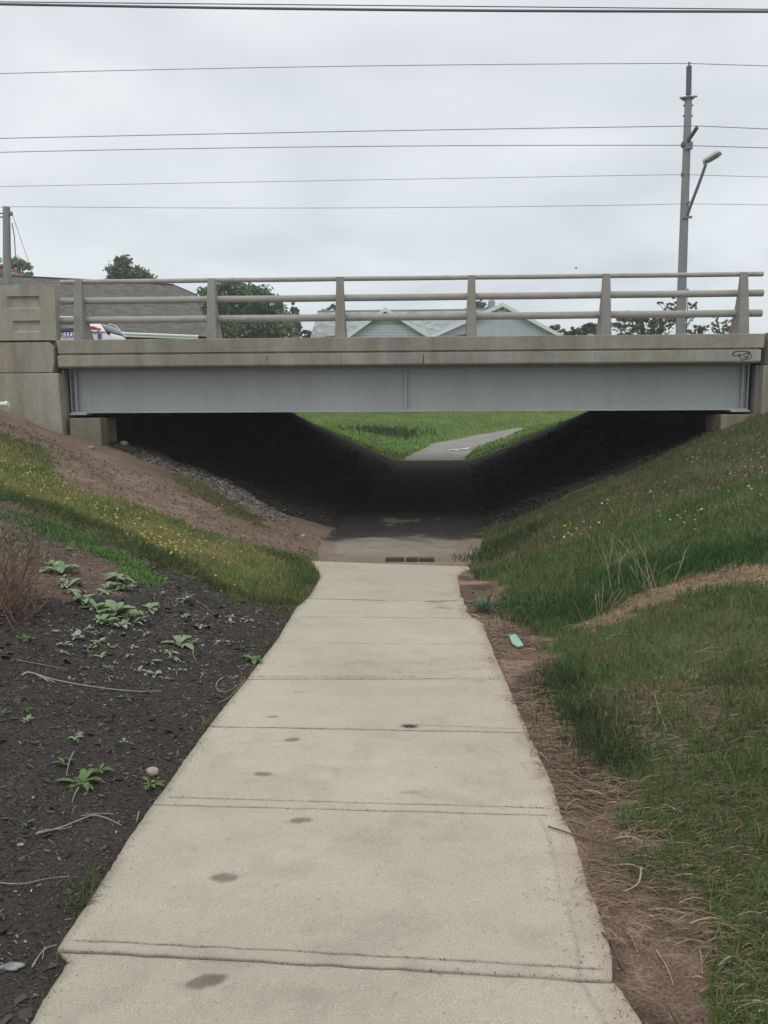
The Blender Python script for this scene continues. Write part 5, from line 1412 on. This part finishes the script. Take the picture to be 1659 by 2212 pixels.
PL = [
 (128,1238,36,11,S,'sage','large grey green leafy plant nearest the reddish dry shrub'),
 (150,1265,32,10,S,'sage','large grey green leafy plant second from the dry shrub in the row down the bed'),
 (178,1300,26,9,S,'sage','broad pale leaf plant midway along the leafy row, above the biggest cluster'),
 (212,1318,24,9,S,'sage','grey green plant joining the leafy row to the biggest cluster'),
 (250,1255,30,10,S,'sage','grey green plant standing above the leafy row next to the bright weeds'),
 (268,1275,26,9,S,'sage','pale leafy plant just below the bright green weeds'),
 (225,1282,20,8,S,'sage','small pale plant between the two upper leafy clumps'),
 (248,1325,34,12,S,'sage','widest grey green plant in the middle cluster'),
 (222,1345,24,9,S,'sage','low broad leaf plant on the lower left of the middle cluster'),
 (275,1338,26,9,S,'sage','broad leaf plant on the lower right of the middle cluster'),
 (262,1352,18,7,S2,'sage','small grey plant tucked under the middle cluster'),
 (325,1317,23,9,S,'sage','separate pale green plant right of the middle cluster'),
 (402,1298,18,7,S2,'sage','grey leaf plant with a long dry stem trailing to its right'),
 (380,1303,14,6,GL,'green','small green sprout left of the grey plant with the trailing stem'),
 (398,1335,16,7,S,'sage','small green plant directly below the trailing dry stem plant'),
 (167,1380,20,8,S2,'sage','grey winged leaf plant below the leafy row, upper of a pair'),
 (138,1396,15,6,S2,'sage','grey winged leaf plant, left of a pair below the leafy row'),
 (212,1390,18,7,S,'sage','pale plant with upright leaves below the middle cluster'),
 (200,1402,12,5,S,'sage','small pale plant hugging the upright leaved plant'),
 (216,1420,15,6,S2,'sage','grey two leaved plant below the upright leaved plant'),
 (385,1393,28,8,S,'sage','big pale leaved plant with a drooping dry stem in the right of the bed'),
 (420,1392,14,6,S,'sage','small pale plant right of the big drooping stem plant'),
 (368,1412,14,6,S2,'sage','small grey plant below the big drooping stem plant'),
 (376,1425,14,6,S,'sage','yellowish small plant two below the big drooping stem plant'),
 (286,1400,11,5,S2,'sage','tiny grey winged plant in the empty middle of the bed'),
 (340,1432,11,5,S,'sage','tiny pale plant above the small rooted leaf near the long twig'),
 (233,1447,20,9,GL,'green','bright green plant left of the middle, above the long pale twig'),
 (300,1452,12,5,S2,'sage','small grey plant right above the long pale twig tip'),
 (335,1460,16,5,S2,'sage','grey plant with one tall leaf above the end of the long pale twig'),
 (485,1277,18,8,GL,'green','small green plant near the grass edge at the top right of the bed'),
 (548,1428,22,10,GL,'sage','rounded green plant touching the left slab edge'),
 (58,1382,20,14,GL,'green','green tufted weed at the left below the dry shrub'),
 (60,1535,13,7,GL,'green','yellow green sprout at the left, above a grey green one'),
 (8,1542,14,7,GL,'green','green sprout cut by the left picture edge'),
 (57,1560,15,7,S,'sage','grey green seedling at the left just below the yellow green sprout'),
 (163,1597,20,8,S,'sage','grey green plant alone in the lower left mulch'),
 (266,1606,12,4,S,'sage','single pale leaf plant right of the lone grey green plant'),
 (270,1511,17,8,GL,'green','small dark green weed below the long pale twig'),
 (180,1693,40,15,GL,'green','large green rosette weed in the lower left mulch'),
 (213,1668,26,10,GL,'green','green weed touching the large rosette on its right'),
 (140,1650,20,9,GL,'green','sparse dark weed just above left of the large rosette'),
 (325,1690,28,12,GL,'green','dark green weed spreading below the pale rock'),
 (55,1780,18,9,GL,'green','faint green weed at the left edge low in the mulch'),
]
for u, v, r_, n_, mt_, kd, lb in PL: rosette('leafy_plant' if kd == 'sage' else 'weed', u, v, r_, n_, mt_, lb, kd)
rr = random.Random(21)
ROW = [(112,1222),(128,1232),(140,1248),(150,1255),(165,1275),(178,1290),(190,1303),(205,1312),(222,1318),(235,1256),(262,1250),(280,1262),(245,1272),(225,1270),(215,1335),(232,1330),(262,1322),(285,1330),(240,1348),(285,1350),(150,1240),(300,1345)]
for u, v in ROW:
    rosette('leafy_plant', u+rr.uniform(-6, 6), v+rr.uniform(-5, 5), rr.uniform(12, 20), rr.choice((6, 7, 8)), rr.choice((S, S, S2)), 'pale grey green plant crowded into the leafy row across the upper bed', 'sage', 'plants crowded in the leafy row')
# scattered tiny seedlings
rr = random.Random(9)
for i in range(90):
    u = rr.uniform(95, 560); v = rr.uniform(1330, 1480)
    if u > 640-(v-1300)*.75: continue
    rosette('seedling', u, v, rr.uniform(4, 12), rr.choice((2, 3, 4)), rr.choice((S2, S2, S, M['twig'])), 'tiny grey seedling in the dark mulch of the left bed', 'sage', 'tiny seedlings in the mulch')
for i in range(26):
    u = rr.uniform(20, 360); v = rr.uniform(1150, 1290)
    rosette('seedling', u, v, rr.uniform(4, 8), 4, rr.choice((S2, S)), 'tiny pale seedling on the brown soil at the top of the bed', 'sage', 'tiny seedlings on the brown soil')
# right side clump
rosette('grass_clump', 1045, 1322, 34, 60, M['bluegreen'], 'blue green grass clump on the dirt right beside the slab edge', 'blade', group='grass clumps')
w_ = rosette('grass_clump', 885, 1573, 9, 60, M['jweed'], 'flat green weed growing in the slab joint', 'blade', group='grass clumps'); w_.scale = (2.2, .9, .6); w_.location.z += .014; w_.rotation_euler = (0, 0, -.02)
# twigs / stems as things
def stick(name, px_pts, r, mt, label, lift=.01, branches=(), cat='twig', group=None):
    m_ = MB()
    def gp(u, v, l_=lift):
        q = on_ground(u, v); x, y = np.array(q.x), np.array(q.y)
        z = float(Hfine(x, y))
        if float(SWL(y)) < q.x < float(SWR(y)) and q.y < YE:
            hx, hy = plane_hit(u, v); return (hx, hy, SLAB_V0+SLAB_S*hy+l_)
        return (q.x, q.y, z+l_)
    P = [gp(*q) for q in px_pts]; S_ = smooth_path(P, 5)
    m_.tube(S_, [r*(1-.6*i/len(S_)) for i in range(len(S_))], 6)
    for b in branches:
        Q = [gp(*q) for q in b]; m_.tube(smooth_path(Q, 4), r*.5, 5)
    o_ = m_.build(name, mt, loc=P[0]); return tag(o_, label, cat, group)
stick('fallen_twig', [(48,1462),(64,1456),(110,1470),(170,1482),(240,1492),(300,1497),(349,1496)], .006, M['twig'], 'long pale dry stem lying across the mulch bed', branches=[[(80,1462),(120,1478)], [(90,1466),(105,1476)]])
stick('fallen_twig', [(28,1427),(70,1435),(138,1447)], .003, M['twig'], 'thin brown stem above the long pale dry stem')
stick('fallen_twig', [(410,1388),(418,1400),(417,1415),(424,1430)], .004, M['twig'], 'drooping dry stem under the big pale leaved plant')
stick('fallen_twig', [(425,1300),(440,1310),(466,1330)], .003, M['twig'], 'thin dry stem trailing from the grey leaf plant')
stick('fallen_twig', [(78,1806),(130,1793),(175,1775),(205,1766),(240,1775),(262,1783)], .004, M['twig'], 'pale branching stem low in the mulch beside the slab', branches=[[(90,1798),(140,1795),(155,1790)], [(175,1768),(215,1762),(245,1764)]])
stick('fallen_twig', [(160,1632),(150,1655),(144,1684)], .003, M['twig'], 'upright thin stem beside the large rosette weed', lift=.02)
stick('fallen_twig', [(170,1705),(160,1725),(156,1738)], .003, M['twig'], 'short thin stem just below the large rosette weed')
stick('fallen_twig', [(482,1466),(470,1476),(468,1490),(490,1492),(525,1470)], .004, M['straw'] if False else M['twig'], 'hooked straw coloured stem at the slab edge', branches=[[(470,1520),(500,1500),(530,1470)]])
stick('fallen_twig', [(70,2095),(85,2070),(100,2053),(122,2040)], .003, M['twig'], 'thin straw pointing at the nearest slab corner', branches=[[(97,2048),(92,2078)]])
stick('fallen_twig', [(0,1913),(50,1915),(95,1905),(150,1898)], .0025, M['twig'], 'thin arching stem at the lower left of the mulch')
stick('fallen_twig', [(300,1750),(295,1772)], .003, M['twig'], 'very short pale stem beside the slab edge')
stick('fallen_branch', [(1184,1790),(1215,1800),(1260,1815),(1320,1830),(1380,1840),(1420,1860)], .0035, M['bark'], 'dark fallen branch reaching on to the slab from the right', branches=[[(1300,1826),(1340,1818),(1395,1812)], [(1330,1833),(1370,1850)]])
stick('fallen_branch', [(1300,2020),(1320,2040),(1340,2085),(1352,2110)], .004, M['bark'], 'thin dark twig across the right slab edge near the front')
stick('fallen_branch', [(1385,1885),(1378,1920),(1345,1938)], .005, M['twig'], 'curved pale twig on the bare red dirt', lift=.02)
stick('fallen_twig', [(1412,1515),(1425,1560),(1440,1600)], .0025, M['twig'], 'straight pale stalk standing in the right grass', lift=.05)
stick('fallen_twig', [(1230,2060),(1260,2090),(1290,2100)] if False else [(1418,2060),(1440,2095),(1455,2135)], .003, M['twig'], 'pale stalk at the lower right beside the grass')
# reddish dry shrub at the left
sp = on_ground(10, 1330)
sh = empty('dry_shrub', sp, 'leafless reddish brown shrub at the left edge of the bed', 'shrub')
m = MB(); rr = random.Random(3)
for i in range(90):
    bx_ = sp.x+rr.gauss(-.12, .13); by_ = sp.y+rr.gauss(.1, .2); bz_ = float(Hfine(np.array(bx_), np.array(by_)))
    L_ = rr.uniform(.25, .65); az = rr.uniform(-.9, .9)+ (0 if rr.random() < .8 else math.pi); el = rr.uniform(.5, 1.4)
    P = [(bx_, by_, bz_)]
    for k in range(5):
        az += rr.gauss(0, .18); el += rr.gauss(0, .14); q = P[-1]; s = L_/5
        P.append((q[0]+math.cos(az)*math.cos(el)*s, q[1]+math.sin(az)*math.cos(el)*s, q[2]+math.sin(el)*s))
        if rr.random() < .5:
            a2 = az+rr.choice((-1, 1))*rr.uniform(.4, 1); e2_ = el+rr.uniform(-.3, .3); l2 = s*rr.uniform(.8, 1.8); q = P[-1]
            m.tube([q, (q[0]+math.cos(a2)*math.cos(e2_)*l2, q[1]+math.sin(a2)*math.cos(e2_)*l2, q[2]+math.sin(e2_)*l2)], [.0022, .001], 4)
    m.tube(P, [.004, .0036, .003, .0026, .002, .0012], 5)
m.build('twigs', M['redtwig'], sh)
# tall dry weeds on the right bank
def dry_weed(u, v, hpx, n, label, seed):
    p_ = on_ground(u, v); k = p_.y/F; rt = empty('dry_weed', p_, label, 'weed', 'tall dry weeds'); mm = MB(); r3 = random.Random(seed)
    for i in range(n):
        L_ = hpx*k*r3.uniform(.5, 1.05); az = r3.uniform(0, 6.28); el = r3.uniform(.85, 1.45)
        q = (p_.x+r3.gauss(0, .07), p_.y+r3.gauss(0, .1), p_.z-.02); P = [q]
        for j in range(5):
            el -= r3.uniform(0, .09); az += r3.gauss(0, .12); s = L_/5; q = P[-1]
            P.append((q[0]+math.cos(az)*math.cos(el)*s, q[1]+math.sin(az)*math.cos(el)*s, q[2]+math.sin(el)*s))
            if j > 1 and r3.random() < .7:
                a2 = az+r3.choice((-1, 1))*.5; l2 = s*.7; q = P[-1]
                mm.tube([q, (q[0]+math.cos(a2)*math.cos(el)*l2, q[1]+math.sin(a2)*math.cos(el)*l2, q[2]+math.sin(el)*l2)], [.002, .0015], 4)
        mm.tube(P, [.0035, .003, .0026, .0022, .002, .003], 5)
    mm.build('stalks', mat('stalk_tan', (.30,.27,.17), var=.25, scale=20), rt)
dry_weed(1410, 1285, 150, 9, 'tall dry weed with pale stalks standing where the worn track meets the grass', 1)
dry_weed(1360, 1275, 120, 9, 'dry seeding weed just left of the tallest dry weed', 2)
dry_weed(1275, 1330, 85, 8, 'low bleached dry weed left of the worn track', 3)
dry_weed(1330, 1240, 110, 7, 'thin dry weed behind the tallest one on the right bank', 4)
# rock etc.
def rock(u, v, s, label, mt=M['stone'], flat=.7, name='rock'):
    q = on_ground(u, v); z = float(Hfine(np.array(q.x), np.array(q.y))); s = s*q.y/F
    mm = MB(); mm.blob((q.x, q.y, z+s*flat*.45), (s, s*.8, s*flat), seed=u, rough=.3)
    o_ = mm.build(name, mt, loc=(q.x, q.y, z)); tag(o_, label, 'rock'); return o_
rock(329, 1668, 16, 'pale rounded rock at the slab edge above the dark weed')
rock(44, 1826, 9, 'small pale flat stone at the lower left of the mulch', flat=.35)
rock(198, 877+92, 7, 'small pale stone under the left abutment block')
rock(655, 1160, 6, 'small pale stone on the red dirt beside the dark path mouth')
rock(240, 1462+50, 3, 'tiny white stone in the mulch below the long pale stem')
rock(268, 962, 10, 'grey stone at the top of the rubble strip')
rock(985, 1541, 3, 'tiny dark pebble on the slab', mt=M['black_rub'], name='pebble') if False else None
# brick pieces at the slab end
for i, (u0, u1, w_) in enumerate([(833,873,'left'), (877,903,'middle'), (905,938,'right')]):
    a = at_y(u0, 1222, YE+.12); b = at_y(u1, 1222, YE+.12); zt_ = SLAB_V0+SLAB_S*YE+.035
    m = MB(); m.box(a.x, b.x, YE+.06, YE+.18, zt_-.12, zt_-random.uniform(0, .006)); o = m.build('brick', M['brick_piece'], bevel=.008, loc=((a.x+b.x)/2, YE+.12, zt_-.1))
    tag(o, {'left': 'dark brick at the slab end, leftmost of three', 'middle': 'shortest dark brick at the slab end, between two others', 'right': 'dark brick at the slab end, rightmost of three'}[w_], 'brick', 'bricks along the slab end')
# mint scrap
c0 = on_ground(1115, 1391); m = MB(); n = 7; vs = []
k = c0.y/F
zc_ = lambda x, y: float(Hfine(np.array(x), np.array(y)))
out = [(1100,1379),(1113,1377),(1122,1388),(1131,1402),(1117,1403),(1106,1396)]
pts = []
for u, v in out:
    q = on_ground(u, v); pts.append((q.x, q.y, zc_(q.x, q.y)+.022+random.uniform(0, .01)))
cc_ = tuple(np.mean(pts, 0)+np.array([0, 0, .012]))
low = [(a_, b_, c_-.006) for a_, b_, c_ in pts]
m.add(pts+[cc_]+low, [(i, (i+1) % 6, 6) for i in range(6)]+[(i, 7+i, 7+(i+1) % 6, (i+1) % 6) for i in range(6)]+[(12,11,10,9,8,7)])
o = m.build('paper_scrap', M['paper'], loc=c0); tag(o, 'mint green paper scrap lying on the dirt right of the slabs', 'litter')
c0 = on_ground(26, 2092); m = MB(); m.blob((c0.x, c0.y, zc_(c0.x, c0.y)+.006), (.035,.018,.007), seed=4, rough=.35)
o = m.build('plastic_scrap', M['plastic'], loc=c0); tag(o, 'crumpled grey plastic scrap on the mulch at the lower left corner', 'litter')
c0 = on_ground(982, 972); m = MB()
a = on_ground(968, 974); b = on_ground(1012, 969)
rr = random.Random(4)
for i in range(9):
    t = i/8; q = a.lerp(b, t); m.blob((q.x, q.y, zc_(q.x, q.y)+.01), (.09, .35*rr.random()+.1, .03), seed=i, rough=.3, sub=1)
o = m.build('white_litter', M['pvc'], loc=c0); tag(o, 'thin white litter lying on the path beyond the underpass', 'litter')

hm = bpy.data.materials.new('thin_haze'); hm.use_nodes = True
hn = hm.node_tree; hn.nodes.clear(); ho = hn.nodes.new('ShaderNodeOutputMaterial'); hv = hn.nodes.new('ShaderNodeVolumePrincipled')
hv.inputs['Color'].default_value = (.92, .95, 1, 1); hv.inputs['Density'].default_value = .0011; hv.inputs['Anisotropy'].default_value = .2
hn.links.new(hv.outputs[0], ho.inputs['Volume'])
m = MB(); m.box(-430, 430, -12, 430, -4, 24); o = m.build('haze', hm); tag(o, kind='stuff')
SC.cycles.volume_bounces = 1
SC.cycles.use_denoising = True
SC.cycles.max_bounces = 5
SC.cycles.diffuse_bounces = 3
